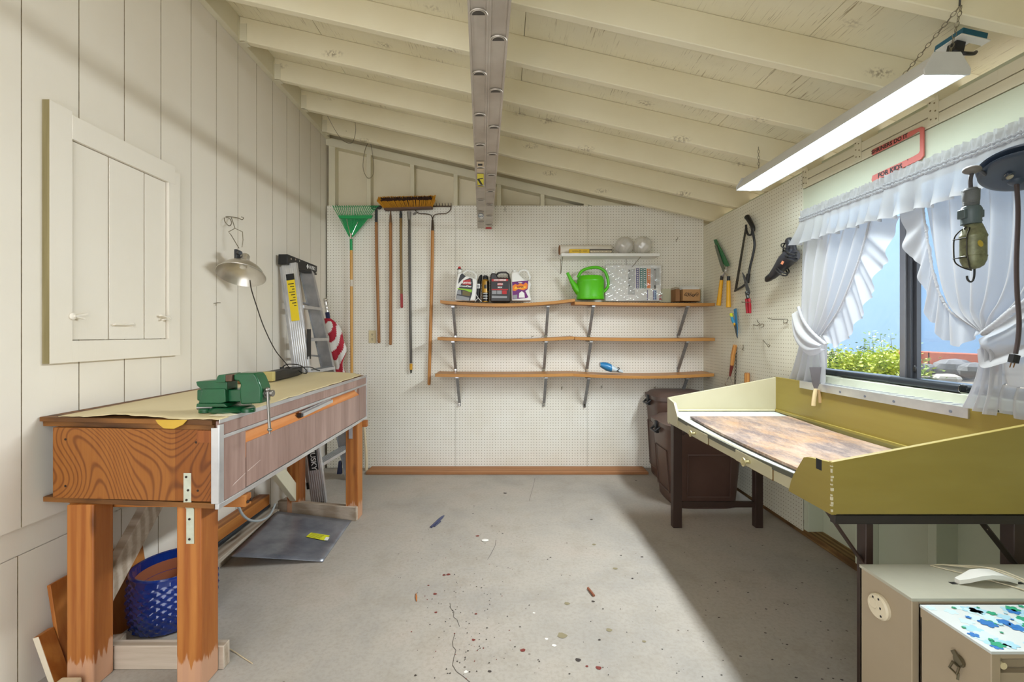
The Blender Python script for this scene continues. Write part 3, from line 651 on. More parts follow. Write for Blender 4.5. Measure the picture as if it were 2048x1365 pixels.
m = MB(); c = V(-.998, 1.585, .958); m.prism([c+V(-.05, -.02, 0), c+V(.02, -.035, 0), c+V(.035, .01, 0), c+V(-.035, .038, 0)], (0, 0, .0012)); tag(m.build('paper_scrap', flat('old paper', L(226, 214, 186), .8)), 'torn scrap of pale paper under the front of the green vise', 'paper')
# ------------------------------------------------------------------ outlet strip and wood offcut on the bench
T = thing('outlet_strip', 'black plug strip with beige end caps lying on the workbench', 'outlet strip', (-1.43, 2.87, .957))
m = MB(); a, b = V(-1.425, 2.675, .99), V(-1.445, 3.06, .99); m.bar(a, b, .07, .055); m.build('body', DARK, T, bevel=.002)
m = MB(); d = (b-a).normalized(); m.bar(a-d*.03, a+d*.002, .073, .058); m.build('end_cap', flat('beige cap', L(188, 174, 112), .5), T, bevel=.004)
m = MB(); m.bar(b-d*.002, b+d*.02, .073, .058); m.build('end_cap', DARK, T, bevel=.004)
DSK = flat('dark socket', L(60, 58, 56), .5)
for i in range(5): m = MB(); m.box(-1.452, -1.418, 2.74+i*.06, 2.775+i*.06, 1.0165, 1.0185); m.build('socket', DSK, T)
m = MB(); m.box(-1.56, -1.50, 2.55, 2.98, .958, .985); tag(m.build('wood_offcut', wood('dark offcut', L(120, 84, 50), L(80, 54, 30), 1), bevel=.003), 'dark wooden offcut lying behind the black plug strip', 'offcut')
T = thing('extension_lead', 'black lead coiled on top of the black plug strip and plugged into it', 'lead', (-1.45, 2.95, 1.02))
m = MB()
pts = [onX(562, 746, -1.44)+V(0, .05, 0), at(563, 738, 2.95), at(572, 730, 2.95), at(585, 729, 2.96), at(600, 731, 2.97), at(612, 740, 2.98), at(613, 747, 2.98), at(604, 746, 3.0), at(596, 741, 3.02), at(580, 735, 2.98), at(570, 737, 2.96), at(585, 738, 2.92), at(604, 735, 2.98), at(622, 735, 3.03), at(632, 740, 3.06), at(640, 742, 3.08)]
m.tube(curve(pts, 60), .0035, 6); m.build('cord', DARK, T)
m = MB(); q = at(564, 741, 2.95); m.bar(q+V(0, 0, -.03), q+V(0, 0, .022), .022, .02, (0, 1, 0)); m.build('plug', DARK, T, bevel=.003)

# ------------------------------------------------------------------ clamp lamp on the left wall
lc = V(-1.518, 2.555, H-(538-CY)*2.555/F)
T = thing('clamp_lamp', 'aluminium reflector clamp lamp hanging from a hook on the left wall', 'lamp', lc)
Rm = Matrix.Translation(lc+V(0, 0, -.012)) @ Euler((math.radians(-25), math.radians(-4), 0)).to_matrix().to_4x4()
REFL = flat('spun aluminium', L(226, 222, 214), .3, .75, L(180, 172, 158), 5)
m = MB(); pr = [(.126, -.028), (.124, -.024), (.12, -.018), (.108, .004), (.092, .022), (.072, .038), (.05, .05), (.034, .058), (.028, .062)]
m.lathe(pr+[(r-.0015, z-.003) for r, z in pr[::-1]], Rm, 48); m.tube([Rm @ V(.126*math.cos(a*PI/24), .126*math.sin(a*PI/24), -.027) for a in range(48)], .003, 6, True); m.build('reflector', REFL, T)
m = MB(); m.lathe([(0, .058), (.03, .058), (.031, .07), (.025, .074), (.024, .104), (.018, .112), (0, .112)], Rm, 24); m.build('lamp_socket', REFL, T)
m = MB(); m.lathe([(0, .055), (.010, .052), (.018, .04), (.02, .032), (.016, .02), (0, .014)], Rm, 20); m.build('bulb', flat('frosted bulb', L(226, 222, 212), .2), T)
m = MB(); m.box(lc.x-.035, lc.x-.02, lc.y-.02, lc.y+.02, lc.z+.05, lc.z+.11); m.cyl(lc+V(-.01, -.02, .09), lc+V(.012, -.035, .085), .012); m.build('clamp', DARK2, T, bevel=.003)
m = MB(); w = [(478, 497), (462, 470), (457, 464), (470, 457), (485, 464), (486, 480), (484, 495)]
m.tube([at(a, b, 2.60) for a, b in w], .0022, 6); m.tube([at(470, 457, 2.60), at(466, 445, 2.63), at(463, 436, 2.66)], .0022, 6); m.build('wire_hanger', WIRE, T)
m = MB(); m.tube(curve([at(500, 561, 2.5), at(503, 580, 2.56), at(513, 612, 2.62), at(528, 655, 2.7), at(550, 700, 2.8), at(570, 725, 2.88), at(580, 738, 2.92)], 40), .0032, 6); m.build('cord', flat('brown black cord', L(52, 46, 38), .5), T)
T = thing('wall_hook', 'bent double wire hook on the left wall holding the clamp lamp', 'hook', onX(466, 437, XL))
m = MB(); q = [onX(a, b, XL+o) for a, b, o in ((449, 436, .003), (450, 444, .03), (458, 452, .04), (463, 447, .04), (460, 438, .02), (452, 434, .004), (464, 434, .012), (478, 437, .02), (484, 440, .03), (487, 436, .03), (482, 434, .02))]; m.tube(curve(q, 40), .0024, 6); m.build('wire', WIRE, T)
for px, py, lab in ((434, 607, 'small bent nail hook on the left wall below the clamp lamp'),):
    m = MB(); m.tube([onX(px-7, py, XL), onX(px, py-1, XL+.012), onX(px+7, py-1, XL+.02)], .002, 6); m.tube([onX(px-2, py-1, XL+.012), onX(px-2, py+5, XL+.012)], .0018, 6); tag(m.build('nail_hook', WIRE), lab, 'hook')
# ------------------------------------------------------------------ stepladder leaning on the left wall
T = thing('stepladder', 'folded aluminium stepladder leaning on the left wall behind the workbench', 'ladder', (-1.33, 3.5, 0))
def rail(y0, x0, y1, x1, z1, z0=.0, w=.075, t=.028, mt=ALUL):
    m = MB(); p, q = V(x0, y0, z0), V(x1, y1, z1); m.bar(p, q, t, w, (1, 0, 0)) ; return m, p, q
# near front rail: ribbed channel facing the camera
a0, a1 = V(-1.352, 3.225, .012), V(-1.575, 3.235, 1.76); b0, b1 = V(-1.30, 3.775, .012), V(-1.598, 3.565, 1.76)
m = MB(); m.bar(a0, a1, .108, .028, (0, 1, 0))
u = (a1-a0).normalized(); r = u.cross(V(0, 1, 0)).normalized()
for k in (-.045, -.03, -.015, 0, .015, .03, .045): m.bar(a0+r*k+V(0, -.015, 0), a1+r*k+V(0, -.015, 0), .004, .004, (0, 1, 0))
m.build('front_rail', ALUL, T, bevel=.0015)
m = MB(); m.bar(b0, b1, .10, .02, (0, 1, 0)); m.bar(b0+V(.049, -.012, 0), b1+V(.049, -.012, 0), .004, .03, (0, 1, 0)); m.bar(b0+V(-.049, -.012, 0), b1+V(-.049, -.012, 0), .004, .03, (0, 1, 0)); m.build('front_rail', ALU, T)
# rear section close behind
c0, c1 = V(-1.43, 3.245, .14), V(-1.63, 3.25, 1.74); d0, d1 = V(-1.36, 3.83, .03), V(-1.635, 3.58, 1.74)
m = MB(); m.bar(c0, c1, .042, .022, (0, 1, 0)); m.build('rear_rail', ALU, T)
m = MB(); m.bar(d0, d1, .042, .022, (0, 1, 0)); m.build('rear_rail', ALU, T)
for f in (.16, .36, .545, .68, .82):
    p, q = a0.lerp(a1, f), b0.lerp(b1, f); m = MB(); m.bar(p+V(.02, .014, 0), q+V(.02, -.008, 0), .082, .022); m.mi = 1
    for k in (-.03, -.015, 0, .015, .03): m.bar(p+V(.02+k, .016, .012), q+V(.02+k, -.012, .012), .004, .003)
    m.bar(p+V(.0, .016, -.028), p.lerp(q, .22)+V(-.01, .0, -.014), .014, .004); m.build('step', [ALUL, STEEL], T)
for f in (.3, .6, .85):
    p, q = c0.lerp(c1, f), d0.lerp(d1, f); m = MB(); m.bar(p, q, .03, .012); m.build('rear_brace', ALU, T)
m = MB(); p, q = V(-1.605, 3.195, 1.785), V(-1.575, 3.63, 1.765); m.bar(p, q, .07, .075)
m.build('top_cap', DARK, T, bevel=.004)
m = MB(); d = (q-p).normalized(); face = Matrix(((0, 0, 1, 0), (1, 0, 0, 0), (0, 1, 0, 0), (0, 0, 0, 1)))
def onface(y, z, x): return Matrix.Translation((x, y, z)) @ face
m = MB()
for y, z in ((3.24, 1.795), (3.30, 1.80), (3.30, 1.765), (3.355, 1.798), (3.61, 1.745)): m.cyl((-1.59, y, z), (lerp(-1.605, -1.575, (y-3.195)/.435)+.0365, y, z), .0075, seg=10)
m.build('cap_rivet', CHROME, T)
m = MB(); m.text('HUSKY', .04, onface(3.55, 1.772, -1.5425)); m.build('cap_lettering', WHITE, T)
m = MB(); m.prism([(-1.55, 3.455, 1.774), (-1.55, 3.47, 1.792), (-1.55, 3.485, 1.774), (-1.55, 3.47, 1.756)], (.0045, 0, 0)); m.build('cap_emblem', WHITE, T)
def stick(f0, f1, k0, k1, mat, name, off=-.0195, lab=None):
    m = MB(); p, q = a0.lerp(a1, f0), a0.lerp(a1, f1); o = V(0, off, 0); m.prism([p+r*k0+o, p+r*k1+o, q+r*k1+o, q+r*k0+o], (0, -.0006, 0)); return m, p, q
m, p, q = stick(.76, .955, -.031, .028, 0, ''); m.mi = 1
m.prism([q+r*-.031+V(0, -.0203, 0), q+r*.028+V(0, -.0203, 0), q+r*.028-u*.045+V(0, -.0203, 0), q+r*-.031-u*.045+V(0, -.0203, 0)], (0, -.0004, 0))
for i in range(9):
    z = q-u*(.07+.02*i); m.prism([z+r*-.022+V(0, -.0203, 0), z+r*(.02-.012*(i % 3))+V(0, -.0203, 0), z+r*(.02-.012*(i % 3))-u*.006+V(0, -.0203, 0), z+r*-.022-u*.006+V(0, -.0203, 0)], (0, -.0003, 0))
m.build('warning_sticker', [YELL, BLACKL], T, smooth=False)
m, p, q = stick(.14, .24, -.033, .033, 0, ''); m.mi = 1
Mx = Matrix.Translation(p.lerp(q, .45)+V(0, -.0206, 0)) @ Matrix(((0, r.x, 0, 0), (0, 0, -1, 0), (-1, 0, 0, 0), (0, 0, 0, 1)))
m.text('HUSKY', .052, Matrix.Translation(p.lerp(q, .47)+V(.002, -.0206, 0)) @ Matrix.Rotation(PI/2, 4, 'X') @ Matrix.Rotation(-PI/2+.12, 4, 'Z'), .0003, bold=.0006); m.build('brand_sticker', [BLACKL, WHITE], T, smooth=False)
m = MB(); p = a0.lerp(a1, .60); m.bar(p+V(.05, .01, 0), p+V(.05, .01, .22), .004, .06, (0, 1, 0)); m.build('side_sticker', BLACKL, T)
NAVY = flat('navy blue plastic', L(34, 40, 66), .4)
m = MB(); p = b0; m.prism([(-1.335, 3.77, .01), (-1.245, 3.77, .01), (-1.25, 3.77, .10), (-1.28, 3.77, .19), (-1.33, 3.77, .19), (-1.35, 3.77, .08)], (0, .05, 0)); m.box(-1.34, -1.235, 3.765, 3.825, 0, .018); m.mi = 1
for x in (-1.31, -1.265): m.cyl((x, 3.767, .04), (x, 3.771, .04), .006)
m.build('foot', [NAVY, WHITE], T, bevel=.006)
m = MB(); m.prism([(-1.42, 3.73, .06), (-1.38, 3.73, .06), (-1.385, 3.73, .17), (-1.405, 3.73, .17)], (0, .03, 0)); m.build('foot', NAVY, T, bevel=.004)
m = MB(); m.bar(a0-u*.012, a0+u*.012, .08, .034, (0, 1, 0)); m.build('foot', DARK, T, bevel=.003)
m = MB(); m.bar(c0-u*.03, c0+u*.02, .046, .027, (0, 1, 0)); m.build('foot', DARK, T, bevel=.003)
for i, (f0, f1, k) in enumerate(((.40, .555, -.045), (.38, .545, .012))):
    p, q = a0.lerp(a1, f0), a0.lerp(a1, f1); m = MB(); m.bar(p+r*(k-.03)*-1+V(0, -.024, 0), q+r*(-k)+V(0, -.024, 0), .028, .006, (0, 1, 0)); m.build('spreader', GALV if 0 else STEEL if 0 else flat('spreader steel', L(176, 178, 178), .4, .7), T, bevel=.002)
# ------------------------------------------------------------------ furled flag
T = thing('furled_flag', 'red and white striped flag furled around a short pole in the corner', 'flag', (-1.50, 3.93, .0))
m = MB(); a, b = V(-1.36, 3.95, .0), V(-1.585, 3.92, 1.50); m.tube([a, b], .0125, 10); m.build('pole', flat('flag pole white', L(220, 216, 208), .4), T)
m = MB(); d = (b-a).normalized(); m.cyl(b, b+d*.03, .017); m.ball(b+d*.045, .02); m.cyl(b-d*.06, b-d*.05, .016); m.cyl(b-d*.03, b-d*.02, .016); m.build('finial', CHROME, T)
m = MB(); m.cyl(b-d*.13, b-d*.065, .018); m.mi = 1; m.cyl(b-d*.16, b-d*.13, .03, .02)
axis = lambda t: (b-d*.12).lerp(a+d*.06, t)
def flagp(u, v):
    t = .0+v*.60; w = .022+.036*min(1, v*3)+.018*math.sin(v*9)+.012*math.sin(v*21); an = u*2*PI
    c = axis(t)+V(.045*min(1, v*5), -.02, 0)
    k = 1+.22*math.sin(an*3+v*7)+.1*math.sin(an*5)
    return c+V(math.cos(an)*w*1.05*k, math.sin(an)*w*.6*k, 0)
nv, nu = 90, 36
g0 = len(m.bm.faces); m.mi = 2; m.grid(flagp, nu, nv); m.bm.faces.ensure_lookup_table()
for j in range(nv):
    for i in range(nu):
        u_ = i/nu; s = (j/nv*10+.9*math.sin(u_*2*PI+.6)+u_*2) ; fct = m.bm.faces[g0+j*nu+i]
        fct.material_index = 1 if int(math.floor(s)) % 2 == 0 else 2
        if j < 3: fct.material_index = 1
m.build('striped_cloth', [FLAGB, FLAGR, FLAGW], T, angle=70)

# ------------------------------------------------------------------ under and beside the bench
T = thing('planter_pot', 'glossy blue planter pot with a diamond stud pattern under the workbench', 'planter', (-1.462, 1.955, 0))
def dia(u, z):
    a = (u*22+z/.03) % 1; b = (u*22-z/.03) % 1
    h = min(a, 1-a)*min(b, 1-b)*4
    return .0075*h if z > .004 and z < .214 else 0
pr = [(0, .001), (.125, .001), (.138, .006)]+[(.142+.02*math.sin(PI*(.15+.62*i/44)), .01+.20*i/44) for i in range(45)]+[(.156, .222), (.157, .232), (.152, .238), (.143, .236), (.138, .20)]
m = MB(); m.lathe(pr, Matrix.Translation((-1.462, 1.955, 0)), 176, dia); m.build('pot', BLUEG, T, angle=25)
m = MB(); m.lathe([(.1385, .20), (.135, .15), (.12, .02), (0, .018)], Matrix.Translation((-1.462, 1.955, 0)), 40); m.build('inner_wall', TERRA, T)
m = MB(); m.lathe([(.1432, .2355), (.1395, .20), (.1372, .155), (.134, .152)], Matrix.Translation((-1.462, 1.955, 0)), 48); m.build('inner_glaze', BLUEG, T)
T = thing('metal_sheet', 'scuffed galvanised metal sheet with a yellow sticker on the floor in front of the workbench', 'metal sheet', (-1.25, 2.65, 0))
A, B, C_, D_ = V(-1.455, 2.345, .066), V(-.993, 2.412, .004), V(-1.02, 2.94, .004), V(-1.52, 2.95, .062)
def shp(u, v): p = A.lerp(B, u).lerp(D_.lerp(C_, u), v); p.z += .006*math.sin(PI*u)*(1-v)*.4; return p
m = MB(); m.grid(shp, 16, 12); m.build('sheet', GALV, T, solid=.004)
m = MB(); q = [onZ(px, py, .013)+V(0, 0, .006) for px, py in ((612, 1074), (650, 1082), (660, 1072), (622, 1066))]
def stp(px, py):
    p = onZ(px, py, .02)
    for _ in range(8): u_ = (p.x-A.x)/(B.x-A.x); p = onZ(px, py, .066*(1-u_)+.004*u_+.0045)
    return p
m.prism([stp(*c) for c in ((612, 1074), (650, 1082), (660, 1072), (622, 1066))], (0, 0, .0006)); m.mi = 1; m.prism([stp(*c)+V(0, 0, .0007) for c in ((648, 1081), (655, 1082), (659, 1076), (652, 1075))], (0, 0, .0003)); m.mi = 2
for i in range(5): m.prism([stp(616+i*1.9, 1073.5-i*1.5)+V(0, 0, .0007), stp(640+i*1.9, 1078.5-i*1.5)+V(0, 0, .0007), stp(640.6+i*1.9, 1078-i*1.5)+V(0, 0, .0007), stp(616.6+i*1.9, 1073-i*1.5)+V(0, 0, .0007)], (0, 0, .0002))
m.build('sticker', [flat('lemon sticker', L(222, 222, 40), .5), WHITE, flat('olive print', L(120, 120, 40), .5)], T, smooth=False)
m = MB(); m.bar((-1.545, 1.98, .026), (-1.585, 3.02, .026), .09, .05); tag(m.build('weathered_board', GREYWY, bevel=.003), 'pale weathered board on the floor under the workbench beside the metal sheet', 'board')
m = MB(); m.tube([(-1.60, 2.0, .073), (-1.612, 2.6, .073), (-1.622, 3.02, .073)], .021, 12); tag(m.build('black_pipe', CARBON), 'black pipe lying along the weathered board under the workbench', 'pipe')
m = MB(); m.bar((-1.617, 2.02, .131), (-1.62, 2.98, .131), .072, .07); tag(m.build('lumber_beam', LUMBY, bevel=.004), 'orange lumber beam on top of the black pipe under the workbench', 'lumber')
T = thing('conduit_loop', 'grey cable hanging in a loop below the front edge of the workbench', 'cable', (-1.3, 2.4, .1))
m = MB(); pts = [at(474, 975, 2.25), at(475, 1000, 2.28), at(479, 1018, 2.3), at(488, 1033, 2.34), at(503, 1042, 2.4), at(523, 1041, 2.5), at(540, 1030, 2.6), at(550, 1016, 2.7)]
pts[0].z = .646; pts[-1].z += .02; m.tube(curve(pts, 40), .0065, 8); m.build('cable', flat('grey cable', L(160, 166, 168), .4), T)
T = None
m = MB(); m.prism([(-1.592, 1.60, .002), (-1.605, 1.60, 0), (-1.657, 1.60, .336), (-1.644, 1.60, .34)], (0, .40, 0)); tag(m.build('plywood_offcut', LUMB, bevel=.001), 'orange plywood offcut leaning on the left wall behind the near workbench leg', 'offcut')
pq = [(-1.562, 1.545, 0), (-1.582, 1.545, 0), (-1.648, 1.545, .185), (-1.628, 1.545, .19)]
m = MB(); m.prism(pq, (0, .052, 0)); m.mi = 1; m.prism([(x, 1.543, z) for x, y, z in pq], (0, .002, 0)); tag(m.build('plywood_offcut', [LUMB, flat('pale cut edge', L(224, 212, 190), .7)], bevel=.001), 'orange plywood offcut with a pale cut edge at the photo\'s bottom left corner', 'offcut')
m = MB(); m.box(-1.54, -1.47, 1.462, 1.54, 0, .055); tag(m.build('wood_block', flat('pale block', L(206, 190, 160), .7), bevel=.006), 'pale wooden block on the floor in front of the near left workbench leg', 'block')
m = MB(); m.prism([(-1.555, 1.695, .002), (-1.56, 1.695, 0), (-1.60, 1.695, .10), (-1.58, 1.695, .115)], (0, .02, 0)) if 0 else m.bar((-1.535, 1.70, .02), (-1.56, 1.79, .02), .05, .03); tag(m.build('wood_offcut', GREYWY, bevel=.003), 'pale wooden offcut on the floor left of the blue planter pot', 'offcut')
m = MB(); m.tube(curve([onZ(440, 1291, .003), onZ(465, 1302, .003), onZ(485, 1315, .002), onZ(505, 1328, .002)], 16), .0016, 5); tag(m.build('straw_stalk', flat('straw', L(214, 196, 160), .7)), 'thin pale stalk lying on the floor beside the near workbench leg', 'stalk')
# ================================================================== BACK WALL: tools
BZ = 4.094                                           # pegboard face
def B(px, py, y=4.07): return at(px, py, y)
def hook(px, py, lab, y=BZ, ln=.04):
    p = B(px, py, y); m = MB(); m.tube([p, p+V(0, -ln, 0), p+V(0, -ln-.003, .018)], .0022, 6); m.tube([p+V(0, -.003, -.02), p+V(0, -.003, .008)], .0022, 6); return tag(m.build('peg_hook', WIRE), lab, 'hook', 'wire hooks in the pegboard')
# leaf rake
T = thing('leaf_rake', 'green leaf rake with a yellow wooden handle hanging at the left end of the pegboard', 'rake', B(703, 735, 4.03))
neck = B(702, 474, 4.04)
m = MB()
for i in range(21):
    f = i/20; e = B(666+88*f, 413, 4.0); s = neck+V((f-.5)*.03, 0, 0.0); mid = s.lerp(e, .55)+V(0, .01, 0)
    m.tube(curve([s, mid, e, e+V((f-.5)*.01, .045, .004)], 8), .0034, 5)
m.mi = 1
def fan(u, v): return neck.lerp(B(666+88*u, 413, 4.0), .30+.40*v)+V(0, .014, 0)
m.grid(fan, 12, 4)
m.mi = 0; m.prism([B(676, 431, 4.0)+V(0, 0, 0), B(745, 431, 4.0), B(742, 437, 4.0), B(679, 437, 4.0)], (0, .012, 0))
GT = glass('thin green plastic', (.3, .85, .6, 1), .06, .28, L(60, 180, 120)); m.build('tines', [GREENP, GT], T)
m = MB(); m.cyl(neck+V(0, 0, .03), neck+V(0, 0, -.02), .011); m.tube([neck, B(712, 452, 4.03), B(716, 444, 4.02)], .003, 6); m.tube([neck, B(696, 452, 4.03), B(693, 437, 4.02)], .003, 6); m.build('spring_clamp', CHROME, T)
m = MB(); m.cyl(neck+V(0, 0, -.02), B(702.5, 501, 4.045), .0125); m.build('ferrule', GREENP, T)
m = MB(); a, b = B(702.5, 500, 4.045), V(B(704, 740, 4.05).x, 4.05, .12); m.tube([a, a.lerp(b, .5), b], .0125, 12); m.mi = 1; q = B(703, 560, 4.045); m.cyl(q, q+V(0, 0, -.06), .0129); m.build('handle', [flat('yellow varnish', L(216, 164, 84), .4), flat('paper band', L(222, 214, 200), .6)], T)
def pole(m, pts, r): m.tube(curve(pts, 12), r, 12)
# hoe
T = thing('garden_hoe', 'garden hoe with a long orange handle hanging right beside the green leaf rake', 'hoe', B(757, 684))
m = MB(); pole(m, [B(752.5, 445), B(753.5, 520), B(756, 610), B(758, 684)], .0135); m.ball(B(758, 684), .0135); m.build('handle', HANDLEO, T)
m = MB(); m.cyl(B(752.5, 447), B(752.5, 420), .0125, .011); m.build('socket', DARK2, T)
m = MB(); m.tube(curve([B(752.5, 421), B(754, 417), B(760, 418), B(764, 413, 4.04)], 10), .006, 8); m.prism([B(741, 412, 4.05), B(764, 412, 4.05), B(760, 416, 4.04), B(744, 416, 4.04)], (0, -.006, .002)); m.tube(curve([B(752, 420), B(746, 419), B(742, 413)], 8), .005, 8); m.build('blade', DARK2, T)
# fork/cultivator handle
T = thing('long_tool', 'long orange tool handle with rusty ferrule under the left end of the push broom', 'tool', B(781, 688))
m = MB(); pole(m, [B(781, 446), B(781.5, 560), B(781, 688)], .0135); m.ball(B(781, 688), .0135); m.build('handle', HANDLEO, T)
m = MB(); m.tube([B(781, 447), B(781, 430), B(781, 426), B(781, 418)], [.0125, .009, .005, .004], 10); m.build('ferrule', flat('rusty ferrule', L(132, 104, 80), .5, .5), T)
T = thing('short_tool', 'short wooden tool handle with a red dipped tip hanging under the push broom', 'tool', B(802, 615))
m = MB(); pole(m, [B(801.5, 436), B(802, 520), B(803, 590)], .0115); m.mi = 1; pole(m, [B(803, 588), B(803.5, 614)], .0122); m.ball(B(803.5, 614), .0122); m.build('handle', [wood('olive brown handle', L(150, 118, 66), L(118, 92, 50), 2, 2), flat('red dip', L(160, 44, 46), .5)], T)
m = MB(); m.tube([B(801.5, 437), B(801.5, 427), B(801.5, 420)], [.012, .0115, .003], 10); m.build('ferrule', DARK2, T)
# push broom, head up, bristles to the room
T = thing('push_broom', 'push broom with yellow and brown bristles and a dark pole hanging head up', 'broom', B(822, 745))
m = MB(); a, b = B(769, 418, 4.045), B(865, 415, 4.045); m.bar(a, b, .06, .032); m.build('head_block', flat('broom block', L(92, 66, 52), .5), T, bevel=.006)
YB_ = flat('yellow bristles', L(214, 156, 34), .7, 0, L(170, 110, 20), 60, stretch=(6, 1, 1)); BB_ = flat('brown bristles', L(58, 34, 24), .8)
m = MB(); rr = random.Random(5)
for j in range(-3, 4):
    for i in range(44):
        f = (i+.5*(j % 2))/43.5; p = a.lerp(b, f)+V(0, -.012+.47*.004*j, .008+.88*.004*j); sp = (f-.5)
        e = p+V(sp*.075+rr.uniform(-.004, .004), -.078+.47*.005*j+rr.uniform(-.003, .003), .052+.88*.005*j+rr.uniform(-.003, .003)); m.mi = 1 if abs(j) < 3 and .05 < f < .95 else 0
        m.tube([p, e], [.0035, .0058], 5)
m.build('bristles', [YB_, BB_], T)
m = MB(); m.tube([B(818, 424), B(818, 432), B(818.5, 440)], [.02, .017, .0135], 12); m.bar(B(826, 429), B(834, 424), .012, .02, (0, 1, 0)); m.build('bracket', flat('grey bracket', L(130, 126, 120), .5), T)
m = MB(); pole(m, [B(818.5, 436), B(819.5, 560), B(822, 727)], .0118); m.build('pole', flat('dark grey pole', L(84, 80, 74), .4), T)
m = MB(); m.cyl(B(822, 728), B(822, 740), .0135); m.mi = 1; m.tube([B(822, 740), B(822, 747)], [.01, .006], 10); m.build('pole_tip', [flat('amber cap', L(216, 160, 40), .4), DARK], T)
# bow rake
T = thing('bow_rake', 'bow rake with long orange handle and short steel tines, right of the push broom', 'rake', B(858, 768))
RK = flat('dark tool steel', L(84, 70, 58), .45, .6)
m = MB(); pole(m, [B(865, 462), B(864, 540), B(861, 660), B(858, 768)], .0145); m.ball(B(858, 768), .0145); m.build('handle', HANDLEW, T)
m = MB(); m.tube([B(865, 464), B(865, 440)], [.0135, .009], 10); m.build('ferrule', RK, T)
m = MB(); m.tube(curve([B(865, 440), B(862, 431), B(852, 428), B(838, 427), B(830, 420), B(827, 413)], 20), .0042, 8); m.tube(curve([B(865, 440), B(868, 431), B(878, 428), B(892, 427), B(900, 421), B(902, 413)], 20), .0042, 8)
m.bar(B(826, 413), B(903, 413), .012, .010)
for i in range(14): q = B(827+i*5.8, 412); m.tube([q, q+V(.002, -.03, .010), q+V(.004, -.05, .012)], [.004, .003, .0015], 5)
m.build('tine_head', RK, T)
T = thing('wooden_stake', 'pale split stake leaning on the pegboard behind the far workbench leg', 'stake', V(-1.25, 4.06, 0))
m = MB(); m.tube([V(-1.262, 4.03, .0), V(-1.275, 4.06, .18), V(-1.30, 4.078, .42)], [.014, .012, .008], 8); m.build('stake', flat('pale stake', L(222, 206, 174), .7), T)
T = None
# ------------------------------------------------------------------ shelves
ZT = [1.528, 1.213, .90]; YF = 3.86
def shelf(x0, x1, z, sag, tilt, lab, yb=4.09, n=24):
    m = MB()
    def sec(u): return z+tilt*(u-.5)+sag(u)
    top = [[V(lerp(x0, x1, i/n), y, sec(i/n)+(.004 if y > 4 else 0)) for y in (YF, yb)] for i in range(n+1)]
    secs = [[t[0]+V(0, 0, -.026), t[0], t[1], t[1]+V(0, 0, -.026)] for t in top]; m.loft(secs)
    o = m.build('wall_shelf', SHELFW, bevel=.002); return tag(o, lab, 'shelf', 'wooden shelves on the pegboard')
hump = lambda a: (lambda u: a*(4*(u-.5)**2-.33))
shelf(-.566, .612, 1.522, lambda u: .045*(abs(u-.45)**2*3.2)-.012, .0, 'top left wooden shelf, sagging under the row of jugs')
shelf(.608, 1.832, 1.518, hump(.004), -.012, 'top right wooden shelf carrying the green watering can')
shelf(-.59, .605, 1.205, lambda u: .028*abs(u-.5)**1.5*2.2-.008, .006, 'middle left wooden shelf, bare but for a thin bar')
shelf(.609, 1.832, 1.208, hump(.008), -.008, 'middle right wooden shelf, empty and cupped')
shelf(-.61, .595, .893, hump(.006), .004, 'bottom left wooden shelf, empty')
shelf(.592, 1.825, .885, hump(.02), .0, 'bottom right wooden shelf with a blue packet on it')
def bracket(x, z, lab, h=.27):
    T = thing('shelf_bracket', lab, 'bracket', V(x, 4.05, z-.03), 'steel shelf brackets'); zt = z-.03
    m = MB(); m.box(x-.012, x+.012, 4.089, 4.093, zt-h-.02, zt-h+.03); m.build('wall_foot', STEEL, T)
    m = MB(); m.box(x-.013, x+.013, YF+.012, 4.093, zt-.005, zt-.001); m.box(x-.014, x+.014, YF+.008, YF+.03, zt-.008, zt+.004); m.build('top_strip', ALU, T)
    m = MB(); m.bar((x, YF+.03, zt-.008), (x, 4.083, zt-h+.015), .024, .012, (0, 1, 0)); m.build('strut', STEEL, T); 
    m = MB(); m.cyl((x, 4.075, zt-h+.005), (x, 4.091, zt-h+.005), .009); m.cyl((x, 4.07, zt-h-.012), (x, 4.091, zt-h-.012), .006); m.build('bolt', CHROME, T)
rows = [('top', [-.456, .378, .775, 1.60]), ('middle', [-.456, .36, .755, 1.60]), ('bottom', [-.42, .36, .735, 1.60])]
zs = [[1.514, 1.516, 1.518, 1.514], [1.207, 1.207, 1.208, 1.206], [.895, .892, .884, .885]]
col = ['leftmost', 'second from left', 'third from left', 'rightmost']
for (rn, xs_), zz_ in zip(rows, zs):
    for x, z, cn in zip(xs_, zz_, col): bracket(x, z, f'steel bracket under the {rn} shelf row, {cn} of that row')
# little white shelf
T = thing('wall_shelf', 'small white painted shelf above the green watering can', 'shelf', V(.93, 4.0, 1.94), 'white shelf')
m = MB(); m.box(.500, 1.375, 3.93, 4.092, 1.936, 1.962); m.build('board', WHITEP, T, bevel=.002)
for x, s in ((.515, .02), (1.12, -.05)):
    m = MB(); m.tube([(x, 4.09, 1.934), (x, 4.088, 1.80), (x+.09*(s < 0), 3.95, 1.932)], .0028, 6); m.build('wire_bracket', WIRE, T)
m = MB(); c = V(.80, 4.03, 2.012)
def roll(u, v):
    t = v*4*PI; r_ = .044-.010*v; return V(.497+.47*u, 4.03+r_*math.cos(t), 2.008+r_*math.sin(t))
m.grid(roll, 12, 90); m.mi = 1; m.lathe([(.030, -.005), (.0425, -.005), (.0425, .002), (.030, .002), (.030, -.005)], Matrix.Translation((.497, 4.03, 2.008)) @ Matrix.Rotation(PI/2, 4, 'Y'), 24)
tag(m.build('paper_roll', [flat('cream paper', L(238, 232, 220), .7), flat('brown end', L(140, 96, 60), .7)], solid=.0015, angle=60), 'roll of cream paper lying on the small white shelf', 'paper roll')
